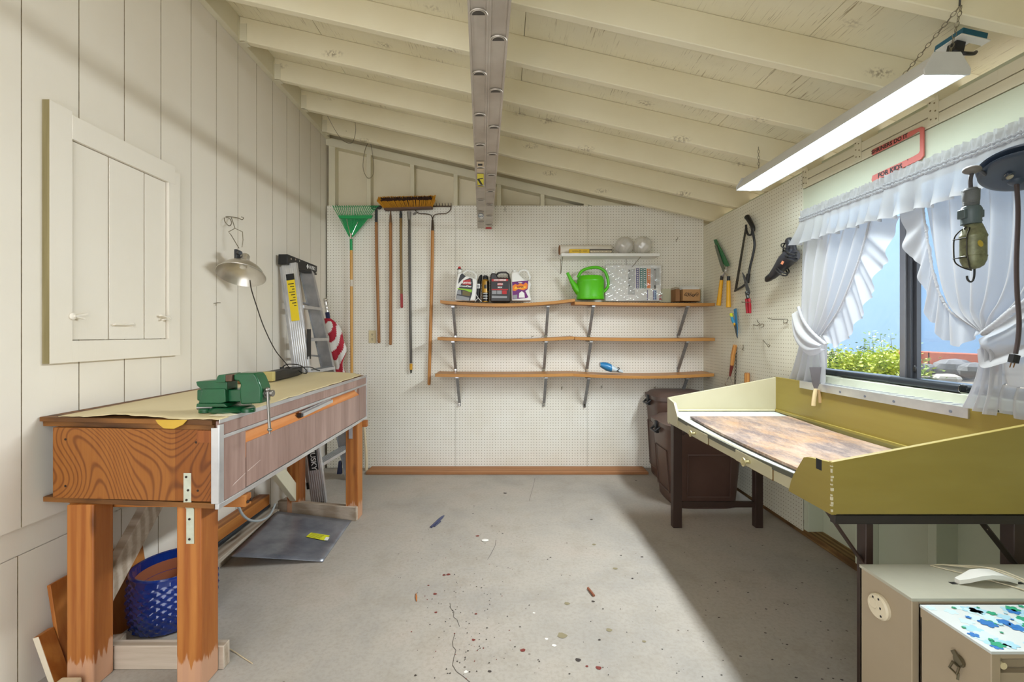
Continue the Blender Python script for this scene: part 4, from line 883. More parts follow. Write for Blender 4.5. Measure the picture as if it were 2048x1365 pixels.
T = thing('carton', 'long slim yellow and black carton in front of the cream paper roll', 'carton', V(.79, 3.955, 1.963))
m = MB(); m.box(.575, .955, 3.94, 3.978, 1.963, 1.999); m.mi = 1; m.box(.574, .752, 3.9392, 3.979, 1.9632, 1.9995); m.mi = 2; m.box(.76, .95, 3.9394, 3.94, 1.970, 1.987); m.build('box', [flat('dark carton', L(84, 74, 62), .5), flat('yellow carton', L(224, 184, 40), .5), flat('cream band', L(226, 212, 180), .5)], T)
Rx = Matrix.Rotation(PI/2, 4, 'X')
m = MB(); m.text('THE FLUORESCENT LAMP', .0145, Matrix.Translation((.855, 3.9388, 1.9785)) @ Rx, .0003, xs=1.02); m.text('GENERAL', .013, Matrix.Translation((.625, 3.9386, 1.981)) @ Rx, .0003); m.text('DRAFT', .013, Matrix.Translation((.712, 3.9386, 1.981)) @ Rx, .0003); m.lathe([(.007, 0), (.010, 0), (.010, .0006), (.007, .0006)], Matrix.Translation((.668, 3.9386, 1.981)) @ Rx, 16); m.build('lettering', BLACKL, T)
for i, (x, lab) in enumerate(((1.08, 'left of two clear plastic wrapped balls on the small white shelf'), (1.245, 'right of two clear plastic wrapped balls on the small white shelf'))):
    m = MB(); c = V(x, 4.01, 2.044); ph = i*2
    m.lathe([(.08*math.sin(PI*k/24) if 0 < k < 24 else 0, -.081*math.cos(PI*k/24)) for k in range(25)], Matrix.Translation(c), 40, lambda u, z: .004*math.sin(u*2*PI*5+z*60+ph)+.003*math.sin(u*2*PI*11-z*90))
    tag(m.build('wrapped_ball', PLASTW, angle=70), lab, 'ball', 'plastic wrapped balls')

# ------------------------------------------------------------------ things on the top shelves
def rrect(x0, x1, z0, z1, r=.01, n=4):
    pts = []
    for cx, cz, a in ((x1-r, z0+r, -90), (x1-r, z1-r, 0), (x0+r, z1-r, 90), (x0+r, z0+r, 180)):
        for k in range(n+1): t = math.radians(a+90*k/n); pts.append((cx+r*math.cos(t), cz+r*math.sin(t)))
    return pts
S = 3.97/F                                           # metres per pixel at the jugs
def jx(px): return (px-CX)*S
def jz(py): return H-(py-CY)*S
def profile(m, pts, y0, y1): m.prism([(jx(a), y0, jz(b)) for a, b in pts], (0, y1-y0, 0))
def frame_loop(m, pts, r, y): m.tube([V(jx(a), y, jz(b)) for a, b in pts], r, 10)
def ontop(z, x0=0): return z
GRASS = flat('lime print', L(150, 206, 50), .5); LBLK = flat('label black', L(34, 34, 38), .4); LGRY = flat('label grey', L(150, 152, 156), .5); LBRN = flat('label olive', L(110, 96, 50), .5)
YJ0, YJ1 = 3.905, 4.035
def plate(m, pts, mi, k): m.mi = mi; m.prism([(jx(a), YJ0-.0012-.0005*k, jz(b)) for a, b in pts], (0, .0006, 0))
def lettering(m, s, px, py, size, mi, k=4, bold=.0008, xs=1.0, rot=0): m.mi = mi; m.text(s, size, Matrix.Translation((jx(px), YJ0-.0012-.0005*k, jz(py))) @ Rx @ Matrix.Rotation(rot, 4, 'Z'), .0003, bold=bold, xs=xs)
T = thing('weed_killer_jug', 'white jug with a black arched label and red nozzle, leftmost on the top shelf', 'jug', V(jx(933), 3.97, jz(606)))
m = MB(); profile(m, [(911, 603), (912, 570), (916, 548), (925, 546), (931, 553), (944, 557), (951, 558), (955, 562), (953, 585), (951, 603)], YJ0, YJ1); m.build('bottle', WHITEP, T, bevel=.012)
m = MB(); frame_loop(m, [(924, 548), (934, 541), (946, 544), (952, 551), (952, 562)], .0085, 3.97); m.build('handle', WHITEP, T)
m = MB(); m.cyl((jx(919), 3.97, jz(549)), (jx(919), 3.97, jz(540)), .021); m.mi = 1; m.cyl((jx(919), 3.97, jz(540)), (jx(919), 3.97, jz(538)), .02); m.mi = 2; m.cyl((jx(919), 3.965, jz(538)), (jx(919), 3.965, jz(534)), .013, .011); m.build('nozzle', [WHITEP, BLACKL, REDL], T)
m = MB(); plate(m, [(914, 597), (916, 585), (922, 572), (931, 562), (941, 558), (946, 560), (947, 570), (945, 590), (941, 603), (914, 600)], 0, 0); plate(m, [(919, 561), (922, 552), (926, 549), (933, 555), (924, 563), (918, 570)], 0, 0)
plate(m, [(926, 571), (928, 563), (942, 561), (943, 572)], 1, 1); plate(m, [(917, 578), (945, 581), (944, 587), (930, 582), (916, 580)], 2, 1); plate(m, [(915, 590), (916, 583), (923, 582), (924, 591)], 3, 2); plate(m, [(926, 592), (927, 583), (942, 586), (941, 594)], 4, 2); plate(m, [(914, 600), (916, 592), (940, 597), (939, 603)], 3, 1)
lettering(m, 'ORTHO', 935, 568, .022, 5); lettering(m, 'GroundClear', 932, 574.5, .02, 5, rot=-.06); m.build('label', [LBLK, REDL, GRASS, LGRY, LBRN, WHITE], T, smooth=False)
m = MB(); x = jx(957)
T = thing('hand_brush', 'black brush with a white tag standing between the white jug and the gold spray can', 'brush', V(jx(958), 3.99, jz(604)))
m.loft([[V(jx(px)+.02*math.cos(2*PI*k/12)*w, 4.0+.018*math.sin(2*PI*k/12)*w, jz(py)) for k in range(12)] for px, py, w in ((955, 603, .8), (956, 585, .9), (958, 565, 1), (961, 553, .8), (962.5, 549, .35))]); m.build('body', DARK, T)
m = MB(); m.box(jx(953), jx(960), 3.972, 3.975, jz(577), jz(568)); m.mi = 1; m.box(jx(954.3), jx(958.8), 3.971, 3.9725, jz(575.5), jz(570)); m.build('tag', [WHITE, LGRY], T)
m = MB(); frame_loop(m, [(951, 588), (954, 592), (957, 597), (953, 601), (951, 604)], .003, 3.93); frame_loop(m, [(957, 597), (961, 602), (964, 604)], .003, 3.93); m.build('wire', WHITEP, T)
T = thing('wasp_spray_can', 'gold and black spray can on the top shelf left of the black jug', 'spray can', V(jx(971), 3.97, jz(604)))
m = MB(); c = Matrix.Translation((jx(971), 3.97, jz(605))); m.lathe([(0, 0), (.0305, 0), (.0315, .004), (.0315, .190), (.028, .2), (.02, .206), (0, .206)], c, 28); m.build('can', flat('gold can', L(186, 140, 50), .3, .5), T)
m = MB(); m.lathe([(0, .2), (.024, .2), (.024, .228), (.017, .24), (0, .24)], c, 20); m.box(jx(971)-.008, jx(971)+.008, 3.935, 3.96, jz(605)+.218, jz(605)+.232); m.build('cap', DARK, T, bevel=.002)
m = MB(); 
def cl(m, z0, z1, a0, a1, mi): m.mi = mi; m.grid(lambda u, v: V(jx(971)+.0321*math.sin(lerp(a0, a1, u)), 3.97-.0321*math.cos(lerp(a0, a1, u)), jz(605)+lerp(z0, z1, v)), 8, 1)
cl(m, .01, .085, -1, 1, 0); cl(m, .10, .185, .5, 1.4, 0); cl(m, .05, .058, -.8, .7, 1); cl(m, .03, .036, -.8, .7, 1); cl(m, .075, .08, -.8, .7, 1); cl(m, .12, .155, -.3, .45, 0); cl(m, .01, .185, .18, .26, 1)
m.build('label', [BLACKL, WHITE], T, recalc=False)
T = thing('insect_killer_jug', 'black jug with a red banded label on the top shelf', 'jug', V(jx(1000), 3.97, jz(605)))
m = MB(); profile(m, [(981, 605), (981, 552), (984, 548), (993, 549), (996, 557), (1014, 558), (1021, 558), (1021, 605)], YJ0, YJ1); m.build('bottle', flat('black jug plastic', L(44, 40, 40), .35), T, bevel=.010)
m = MB(); frame_loop(m, [(992, 552), (996, 547), (1002, 545.5), (1012, 545.5), (1017, 549), (1018, 556), (1016, 562)], .0085, 3.965); m.build('handle', [flat('black jug plastic b', L(44, 40, 40), .35), WALL], T)
m = MB(); m.cyl((jx(986), 3.97, jz(549)), (jx(986), 3.97, jz(545)), .017); m.build('cap', WHITEP, T)
m = MB(); plate(m, [(984, 561), (1016, 560), (1016, 599), (984, 599)], 0, 0); plate(m, [(984, 560.5), (1016, 560), (1016, 564.5), (984, 565)], 1, 1); plate(m, [(995, 573), (996, 568), (1005, 568), (1005, 573)], 1, 1); plate(m, [(984, 580), (1016, 580), (1016, 582), (984, 582)], 1, 1)
for a in (984.5, 994.5, 1004.5): plate(m, [(a, 590), (a, 583), (a+9, 583), (a+9, 590)], 2 if a < 1004 else 1, 2)
plate(m, [(984, 598), (984, 593), (1014, 594), (1014, 598)], 2, 1)
lettering(m, 'HOME DEFENSE', 1000, 562.4, .0155, 3); lettering(m, 'ORTHO', 1000.5, 570.5, .014, 3); lettering(m, 'MAX', 1000, 576.8, .018, 3); m.build('label', [LBLK, REDL, LGRY, WHITE], T, smooth=False)
T = thing('cleaner_jug', 'white jug with a purple and orange flame label, rightmost jug on the top shelf', 'jug', V(jx(1042), 3.97, jz(604)))
m = MB(); profile(m, [(1023, 603), (1022, 550), (1024, 546), (1035, 545), (1039, 552), (1048, 561), (1057, 563), (1062, 570), (1058, 583), (1062, 603)], YJ0, YJ1); m.build('bottle', WHITEP, T, bevel=.011)
m = MB(); frame_loop(m, [(1036, 548), (1040, 542), (1049, 540), (1055, 543), (1060, 555), (1058, 560)], .0095, 3.97); m.build('handle', WHITEP, T)
m = MB(); m.cyl((jx(1028), 3.97, jz(546)), (jx(1028), 3.97, jz(541)), .017); m.build('cap', WHITEP, T)
m = MB(); PUR = flat('purple print', L(112, 34, 116), .5); ORG = flat('orange print', L(240, 130, 30), .5); YO = flat('amber print', L(250, 196, 60), .5)
plate(m, [(1024, 566), (1056, 563), (1055, 580), (1050, 584), (1056, 596), (1052, 598), (1025, 600)], 0, 0); plate(m, [(1025, 583), (1025, 574), (1030, 570), (1035, 572), (1040, 568), (1046, 571), (1051, 567), (1054.5, 570), (1054, 579), (1046, 582), (1036, 580), (1030, 584)], 1, 1); plate(m, [(1028, 580), (1030, 575), (1036, 577), (1042, 574), (1051, 575), (1050, 578), (1040, 579)], 2, 2); plate(m, [(1026, 599), (1026, 592), (1034, 591), (1034, 599)], 3, 2); plate(m, [(1037, 597), (1038, 588), (1043, 584), (1048, 588), (1049, 597)], 4, 2)
lettering(m, 'SUPER', 1040, 576, .021, 5, rot=.04); lettering(m, 'CLEAN', 1040, 567.2, .011, 4); m.build('label', [PUR, ORG, YO, LGRY, WHITE, flat('deep red print', L(150, 20, 40), .5)], T, smooth=False)
# watering can
T = thing('watering_can', 'lime green plastic watering can on the top right shelf', 'watering can', V(jx(1181), 3.96, jz(603)))
m = MB(); cx, cy, z0 = jx(1180), 3.955, jz(600)
m.lathe([(0, 0), (.118, 0), (.124, .006), (.124, .026), (.121, .028), (.121, .16), (.123, .162), (.123, .172), (.12, .176), (.112, .20), (.10, .212), (.085, .214), (.085, .205), (0, .19)], Matrix.Translation((cx, cy, z0)) @ Matrix.Diagonal((1, .72, 1, 1)), 40); m.build('body', LIME, T)
m = MB(); pts = curve([V(jx(1155), cy, jz(556)), V(jx(1163), cy, jz(543)), V(jx(1178), cy, jz(537)), V(jx(1195), cy, jz(536)), V(jx(1209), cy, jz(544)), V(jx(1215), cy, jz(560)), V(jx(1215), cy, jz(574)), V(jx(1208), cy, jz(583)), V(jx(1203), cy, jz(585))], 40); m.tube(pts, .0135, 12); m.build('handle', LIME, T)
m = MB(); m.tube([V(jx(1163), cy, jz(588)), V(jx(1152), cy, jz(578)), V(jx(1142), cy, jz(562)), V(jx(1134), cy, jz(546))], [.045, .032, .018, .013], 16); m.build('spout', LIME, T)
# sign pack
T = thing('sign_pack', 'clear plastic pack of printed sign sheets standing behind the watering can', 'pack', V(jx(1265), 4.04, jz(603)))
y = 4.03; PX = (y)/F
def sx_(px): return (px-CX)*PX
def sz_(py): return H-(py-CY)*PX
m = MB(); m.box(sx_(1211), sx_(1322), y, y+.02, sz_(602), sz_(531))
def pl(x0, x1, z0, z1, mi, k=1): m.mi = mi; m.box(sx_(x0), sx_(x1), y-.0006*k, y-.0002, sz_(z1), sz_(z0))
pl(1213, 1256, 536, 600, 1); pl(1256, 1270, 538, 590, 2)
for a, mi in ((1272, 3), (1279.5, 4), (1286.5, 4)):
    pl(a, a+6, 537, 577, mi, 2)
    for k in range(10): pl(a+1.5, a+4.5, 538.5+k*3.9, 540.4+k*3.9, 0, 3)
pl(1294, 1301, 538, 577, 5, 2); 
for k in range(6): pl(1296, 1299, 539.5+k*3.6, 541.3+k*3.6, 0, 3)
pl(1302, 1312, 536, 577, 2); pl(1308, 1311.5, 539, 578, 6, 2); pl(1309, 1310.5, 541, 571, 0, 3); pl(1312, 1319, 536, 570, 2)
pl(1271, 1294, 580, 600, 1, 2); pl(1294, 1295.5, 580, 601, 3, 3); pl(1306, 1307.5, 580, 600, 3, 3); pl(1308, 1313, 581, 600, 7, 2)
for k in range(5): pl(1309.5, 1311.5, 582.5+k*3.6, 584.5+k*3.6, 3, 3)
for k in range(9): pl(1257.5, 1259.5, 541+k*5, 543+k*5, 2 if k % 3 else 6, 2)
pl(1318, 1323, 591, 600, 8, 2)
m.build('printed_sheets', [WHITE, flat('pale grey sheet', L(232, 233, 230), .5), flat('mid grey sheet', L(196, 198, 198), .5), flat('violet print', L(70, 64, 138), .5), flat('teal print', L(24, 122, 116), .5), ORG, LBLK, flat('light blue print', L(150, 190, 226), .5), REDL], T, smooth=False)
m = MB(); m.text('M', .03, Matrix.Translation((sx_(1320.5), y-.0035, sz_(595.5))) @ Rx, .0003, bold=.001); m.build('logo', WHITE, T)
def bag(u, v): return V(lerp(sx_(1209), sx_(1325), u), y-.009-.004*math.sin(u*19+v*7)*math.sin(v*13+u*5)-.003*math.sin(v*31-u*23), lerp(sz_(602), sz_(530), v))
m = MB(); m.grid(bag, 60, 40); m.build('plastic_bag', CLEARP, T, angle=80)
m = MB(); m.box(sx_(1322), sx_(1407), 4.075, 4.088, jz(603), sz_(577)); tag(m.build('pale_panel', flat('pale green board', L(206, 206, 178), .5)), 'pale green panel at the back of the top right shelf behind the cardboard box', 'panel')
T = thing('cardboard_box', 'small open cardboard box with black script and papers at the top shelf\'s right end', 'box', V(jx(1380), 3.97, jz(605)))
bx0, bx1, by0, by1, bz0, bz1 = jx(1361), jx(1397), 3.93, 4.05, jz(603.5), jz(580)
m = MB(); m.box(bx0, bx1, by0, by0+.003, bz0, bz1); m.box(bx0, bx1, by1-.003, by1, bz0, bz1); m.box(bx0, bx0+.003, by0, by1, bz0, bz1); m.box(bx1-.003, bx1, by0, by1, bz0, bz1); m.box(bx0, bx1, by0, by1, bz0, bz0+.003); m.build('carton', CARD, T)
m = MB(); rr = random.Random(2)
pts = [V(bx0+.018+.125*t+.012*math.sin(t*44), by0-.0015, bz0+.058+.014*math.sin(t*52)+.007*math.sin(t*17)) for t in [i/90 for i in range(91)]]; m.tube(pts, .0014, 5); m.tube([V(bx0+.02, by0-.0015, bz0+.05), V(bx0+.14, by0-.0015, bz0+.058)], .0012, 5); m.build('script_lettering', BLACKL, T)
m = MB()
for i in range(5): yy = by0+.015+.02*i; m.prism([(bx0+.005, yy, bz0+.03), (bx1-.006, yy, bz0+.03), (bx1-.006-.03*(i % 2), yy, bz1+.022+.006*i), (bx0+.006+.02*(i % 3), yy, bz1+.018+.005*i)], (0, .0015, 0))
m.box(jx(1383), jx(1391), by1-.03, by1-.02, bz1-.01, jz(573)); m.build('papers', flat('white papers', L(230, 228, 220), .7), T)
m = MB(); m.box(jx(1349.5), jx(1358), 3.95, 4.06, jz(603.5), jz(579)); m.mi = 1
for k in range(3): m.box(jx(1350+2.6*k), jx(1351.2+2.6*k), 3.9495, 4.06, jz(579), jz(575)-.002*k)
tag(m.build('card_file', [flat('brown card', L(150, 108, 70), .7), flat('grey card', L(188, 176, 156), .7)]), 'narrow brown file box standing left of the cardboard box with black script', 'file box')
# bar on the middle shelf, packet on the bottom shelf
m = MB(); a, b = V(.155, 3.93, 1.205), V(.42, 3.96, 1.207); m.bar(a, b, .03, .008); m.mi = 1
for f in (.3, .65): q = a.lerp(b, f); m.tube([q, q+V(0, 0, .014), q+V(.02, 0, .018)], .0025, 6)
tag(m.build('metal_bar', [ALU, WIRE]), 'thin metal bar with small bent hooks lying on the middle left shelf', 'bar')
T = thing('plastic_packet', 'blue and white plastic packet with a number 2 on the bottom right shelf', 'packet', V(.94, 3.93, .885))
def pk(k, f):
    a = 2*PI*k/16; w = .036+.014*math.sin(f*PI); return V(lerp(.835, 1.03, f)+.0*k, 3.90+w*1.0*math.cos(a)+.03*f*0, lerp(.975, .912, f)+w*.8*math.sin(a)*(.55+.45*math.sin(PI*min(1, f*1.2+.1))))
m = MB(); m.loft([[pk(k, f) for k in range(16)] for f in (0, .1, .3, .5, .62, .8, .95, 1)]); m.bm.faces.ensure_lookup_table()
for i, fc in enumerate(m.bm.faces): fc.material_index = 0 if i < 16*3 and (i//5) % 3 else 1
m.build('wrapper', [flat('blue wrapper', L(50, 130, 186), .3), flat('white wrapper', L(208, 220, 228), .3)], T, angle=60)
m = MB(); m.text('2', .055, Matrix.Translation((.985, 3.852, .932)) @ Rx @ Matrix.Rotation(-.35, 4, 'Z'), .0006, bold=.001); m.build('number_print', BLACKL, T)
hook(1352, 480, 'wire hook in the pegboard right of the two plastic wrapped balls')
hook(1010, 420, 'wire hook near the top of the pegboard just right of the extension ladder end')
hook(1123, 776, 'wire hook below the bottom left shelf, left of the bottom right shelf bracket')
hook(1202, 774, 'wire hook below the bottom right shelf under the blue packet')
hook(1308, 776, 'wire hook below the bottom right shelf, above the brown bins')
T = thing('floor_board', 'long flat brown board lying on the floor against the pegboard', 'board', V(.05, 3.99, 0))
m = MB(); m.box(-1.23, 1.268, 3.905, 4.085, .001, .022); m.build('board', wood('brown board', L(184, 132, 88), L(150, 100, 62), 0, .8, .6), T, bevel=.002)
m = MB(); p, q, r_ = onZ(888, 1032, .008), onZ(875, 1043, .008), onZ(862, 1055, .006); m.tube([p, p.lerp(q, .4), q, r_], [.004, .009, .0085, .007], 8); m.bar(q+V(.02, 0, 0), r_+V(.02, .01, 0), .006, .006); tag(m.build('utility_pen', flat('slate blue plastic', L(70, 74, 104), .4)), 'small slate blue plastic tool lying alone in the middle of the floor', 'tool')
m = MB(); a, b = onZ(1176, 1177, .006), onZ(1188, 1192, .006); m.tube([a, b], .006, 8); tag(m.build('cigar_stub', flat('red brown stub', L(140, 84, 62), .6)), 'red brown stub lying on the floor toward the right of the bright area', 'stub')
m = MB(); a, b = onZ(832, 1187, .003), onZ(833, 1203, .003); m.tube([a, a.lerp(b, .5), b], [.001, .0045, .002], 6); tag(m.build('wood_splinter', flat('orange splinter', L(184, 110, 50), .6)), 'orange wood splinter on the floor left of the red drips', 'splinter')
m = MB(); c = onZ(970, 1081, .004); m.ball(c, .016, (1.4, 1, .25)); tag(m.build('white_crumb', WHS), 'white lump of debris on the middle of the floor', 'debris')
# ================================================================== CEILING: ladder, light
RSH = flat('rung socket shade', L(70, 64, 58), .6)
T = thing('extension_ladder', 'aluminium extension ladder hung on edge under the rafters, running toward the camera', 'ladder', V(-.15, 2.5, 2.2))
def lx(px, y): return (px-CX)*y/F
LZ, LH = 2.2, .37
def rails(x0n, x0f, w, ys, ye, phase, col):
    P = lambda y: lerp(x0n, x0f, (y-1.615)/(4.0-1.615))
    rung_y = [1.308+.3063*k+phase for k in range(-7, 10)]; rung_y = [y for y in rung_y if ys+.08 < y < ye-.1]
    for z, s in ((LZ, 1), (LZ+LH, -1)):
        m = MB(); a, b = V(P(ys)+w/2, ys, z), V(P(ye)+w/2, ye, z)
        m.bar(a+V(0, 0, .002*s), b+V(0, 0, .002*s), w, .003)
        for k in (-1, 1): m.bar(a+V(k*(w/2-.0015), 0, .014*s), b+V(k*(w/2-.0015), 0, .014*s), .003, .03); 
        for k in (-.62, .62): m.bar(a+V(k*w/2, 0, 0), b+V(k*w/2, 0, 0), .003, .0025)
        for k in (-1, 1): m.bar(a+V(k*(w/2-.004), 0, -.001*s), b+V(k*(w/2-.004), 0, -.001*s), .007, .005)
        o = m.build('side_rail', LADA, T)
        if s > 0:
            m = MB()
            for y in rung_y:
                c = V(P(y)+w/2, y, z-.002); R = .021; arc = [c+V(R*math.cos(t), .008-R*.95*math.sin(t), 0) for t in [PI*i/10 for i in range(11)]]
                arc2 = [c+V((R+.006)*math.cos(t), .008-(R+.006)*.95*math.sin(t), -.001) for t in [PI*i/10 for i in range(11)]]
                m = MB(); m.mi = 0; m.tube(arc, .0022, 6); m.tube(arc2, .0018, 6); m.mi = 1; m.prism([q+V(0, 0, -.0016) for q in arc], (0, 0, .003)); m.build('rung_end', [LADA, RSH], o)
    for y in rung_y: m = MB(); m.cyl((P(y)+w/2, y, LZ+.003), (P(y)+w/2, y, LZ+LH-.003), .0165, seg=12); m.build('rung', ALU, T)
    return P
P1 = rails(lx(941, 1.615), lx(955, 4.0), .063, .2, 4.0, 0, 0)
P2 = rails(lx(975.5, 1.615), lx(970, 4.0), .064, .35, 4.02, .116, 0)
m = MB(); y = 3.985; m.box(P2(y)+.002, P2(y)+.062, 3.965, 4.022, LZ-.004, LZ+.03); m.build('foot_pad', flat('red rubber', L(186, 40, 44), .6), T, bevel=.004)
m = MB(); y = 2.72
def onrail(P, w, y0, y1, k0, k1, dz=-.0022): return [V(P(a)+w*k, a, LZ+dz) for a, k in ((y0, k0), (y0, k1), (y1, k1), (y1, k0))]
m.prism(onrail(P1, .063, 2.44, 2.60, .2, .82), (0, 0, -.0004)); m.mi = 1; m.prism(onrail(P1, .063, 2.47, 2.50, .3, .7, -.0027), (0, 0, -.0003))
a, b, c = V(P1(2.5)+.015, 2.575, LZ-.003), V(P1(2.5)+.05, 2.60, LZ-.003), V(P1(2.7)+.045, 2.75, LZ-.003)
m.mi = 2; m.prism(onrail(P1, .063, 2.63, 2.86, .2, .82), (0, 0, -.0004)); m.mi = 1
a, b, c = [V(P1(y_)+.063*k, y_, LZ-.0028) for y_, k in ((2.715, .28), (2.705, .75), (2.84, .70))]; m.bar(a, b, .012, .0006); m.bar(a, c, .014, .0006)
m.build('sticker', [flat('faded beige sticker', L(206, 188, 160), .5), BLACKL, flat('lemon warning sticker', L(230, 218, 60), .5)], T, smooth=False)
m = MB(); c = V(P1(3.58)+.034, 3.58, LZ-.0028); e = [c+V(.020*math.cos(t), .075*math.sin(t), 0) for t in [2*PI*i/24 for i in range(24)]]; e2 = [c+V(.024*math.cos(t), .085*math.sin(t), .0006) for t in [2*PI*i/24 for i in range(24)]]
m.mi = 1; m.prism(e2, (0, 0, -.0004)); m.mi = 0; m.prism(e, (0, 0, -.0006)); m.mi = 1
m.text('RS', .05, Matrix.Translation(c+V(0, 0, -.001)) @ Matrix.Rotation(PI, 4, 'X') @ Matrix.Rotation(-PI/2, 4, 'Z') @ Matrix.Rotation(PI, 4, 'Z'), .0003, bold=.001); m.build('oval_badge', [WHITE, flat('badge blue grey', L(96, 116, 140), .5)], T, smooth=False)
for y in (1.30, 2.93):
    for P, w in ((P1, .063),): m = MB(); x = P(y)-.012; x = P(y)+.066; m.tube([(x, y, zraf(x)), (x, y, LZ+LH+.04), (x-.03, y, LZ+LH-.02), (x-.03, y, LZ+LH-.045), (x+.03, y, LZ+LH-.045), (x+.03, y, LZ+LH-.01)], .005, 8); tag(m.build('ceiling_hook', STEEL), 'long steel hook under a rafter holding the extension ladder, the %s one' % ('nearer' if y < 2 else 'farther'), 'hook', 'ladder hooks')
# fluorescent shop light
LX, LY0, LY1, LZB = 1.515, 1.52, 2.745, 2.14
T = thing('shop_light', 'white fluorescent shop light hanging on chains under the rafters on the right', 'ceiling light', V(LX, 2.13, 2.3))
HOUS = flat('white enamel housing', L(200, 200, 198), .35)
hw = .078
sec = [(-hw, 0), (-hw*.98, .012), (-.042, .062), (-.036, .072), (.036, .072), (.042, .062), (hw*.98, .012), (hw, 0), (hw*.9, .004), (.035, .055), (-.035, .055), (-hw*.9, .004)]
m = MB(); m.loft([[V(LX+x, y, LZB+z) for x, z in sec] for y in (LY0, LY1)]); m.build('housing', HOUS, T)
for y, s in ((LY0, -1), (LY1, 1)):
    m = MB(); m.prism([(LX-hw, y, LZB-.004), (LX+hw, y, LZB-.004), (LX+hw+.003, y, LZB+.016), (LX+.046, y, LZB+.075), (LX-.046, y, LZB+.075), (LX-hw-.003, y, LZB+.016)], (0, .006*s, 0)); m.build('end_cap', HOUS, T, bevel=.0015)
m = MB(); LENS = emis('lit fluorescent lens', (.80, .94, 1.0, 1), 4.5)
m.grid(lambda u, v: V(LX+lerp(-hw*.88, hw*.88, u), lerp(LY0+.008, LY1-.008, v), LZB+.004-.012*math.sin(PI*u)), 12, 2); m.build('lens', LENS, T)
al = bpy.data.lights.new('shop_light_tubes', 'AREA'); al.shape = 'RECTANGLE'; al.size = .13; al.size_y = 1.2; al.energy = 16.5; al.spread = math.radians(150); al.color = (.9, .97, 1.0)
ao = bpy.data.objects.new('shop_light_tubes', al); COL.objects.link(ao); ao.parent = T; ao.rotation_euler = (0, math.radians(35), 0); ao.location = V(LX, (LY0+LY1)/2, LZB-.046)-world_loc(T)
m = MB()
def chain(m, p, q, n):
    p, q = Vector(p), Vector(q); d = (q-p).normalized(); x = d.cross(V(.3, .7, .2)).normalized(); y = d.cross(x); l = (q-p).length/n
    for i in range(n):
        c = p.lerp(q, (i+.5)/n); s = x if i % 2 else y; m.tube([c+d*(l*.58*math.cos(t))+s*(.0055*math.sin(t)) for t in [2*PI*k/10 for k in range(10)]], .0012, 5, True)
hk = V(1.508, 1.470, 2.36); m.tube(curve([hk+V(0, .012, .03), hk+V(-.0, -.01, .03), hk+V(.012, -.012, .012), hk+V(.002, -.012, -.004), hk+V(-.012, -.012, .006), hk+V(-.008, -.012, .02), hk+V(-.01, -.012, -.03)], 24), .003, 6)
m.build('hook', DARK2, T)
for a, b, n in (((hk+V(-.008, -.012, -.03)), V(LX-.02, 1.66, LZB+.078), 14), ((hk+V(-.004, -.012, -.03)), V(LX+.02, LY0+.006, LZB+.078), 9), (V(1.535, 2.68, zraf(1.535)+.06), V(LX, 2.64, LZB+.075), 8)):
    m = MB(); chain(m, a, b, n); m.build('chain', WIRE, T)
# ceiling outlet with plug
T = thing('ceiling_outlet', 'white outlet plate on a blue box on the ceiling beside the shop light', 'outlet', V(1.72, 1.66, 2.32))
Ry = Matrix.Translation((1.71, 1.655, 2.325)) @ Matrix.Rotation(math.atan(SL), 4, 'Y')
def tb(m, x0, x1, y0, y1, z0, z1): m.prism([Ry @ Vector(p) for p in ((x0, y0, z0), (x1, y0, z0), (x1, y1, z0), (x0, y1, z0))], Ry.to_3x3() @ V(0, 0, z1-z0))
m = MB(); tb(m, -.05, .045, -.045, .062, .004, .03); m.build('box', flat('blue box', L(30, 106, 140), .5), T, bevel=.003)
m = MB(); tb(m, -.055, .055, -.05, .05, -.001, .004); m.build('plate', WHITEP, T, bevel=.002)
m = MB(); tb(m, .005, .05, -.02, .02, -.004, -.001); m.build('socket', BEIGE, T)
m = MB(); tb(m, -.045, -.01, -.025, .012, -.04, -.002); m.tube(curve([Ry @ V(-.03, -.01, -.035), Ry @ V(-.01, -.03, -.05), Ry @ V(.03, -.02, -.035), Ry @ V(.045, -.01, -.02)], 12), .007, 8); m.tube(curve([Ry @ V(-.03, -.01, -.035), Ry @ V(-.05, .05, -.07), Ry @ V(-.10, .04, -.12)], 10), .004, 6); m.build('plug', DARK, T, bevel=.003)
# loose wires in the left ceiling corner
T = None
m = MB(); m.tube(curve([at(632, 180, 3.53), at(655, 232, 3.6), at(680, 275, 3.7), at(700, 287, 3.8), at(709, 275, 3.7), at(710, 245, 3.6), at(690, 194, 3.53)], 40), .0022, 6); tag(m.build('loose_wire', WIRE), 'thin wire loop hanging from the rafters in the left ceiling corner', 'wire')
m = MB(); m.tube(curve([at(692, 262, 3.9), at(700, 268, 4.0), at(738, 274, 3.95), at(730, 300, 4.08), at(726, 335, 4.08), at(735, 356, 4.08), at(746, 350, 4.08), at(747, 325, 4.08), at(741, 285, 4.05), at(738, 274, 3.95)], 50), .0022, 6); tag(m.build('loose_wire', WIRE), 'loop of wire hanging in front of the second stud above the pegboard', 'wire')
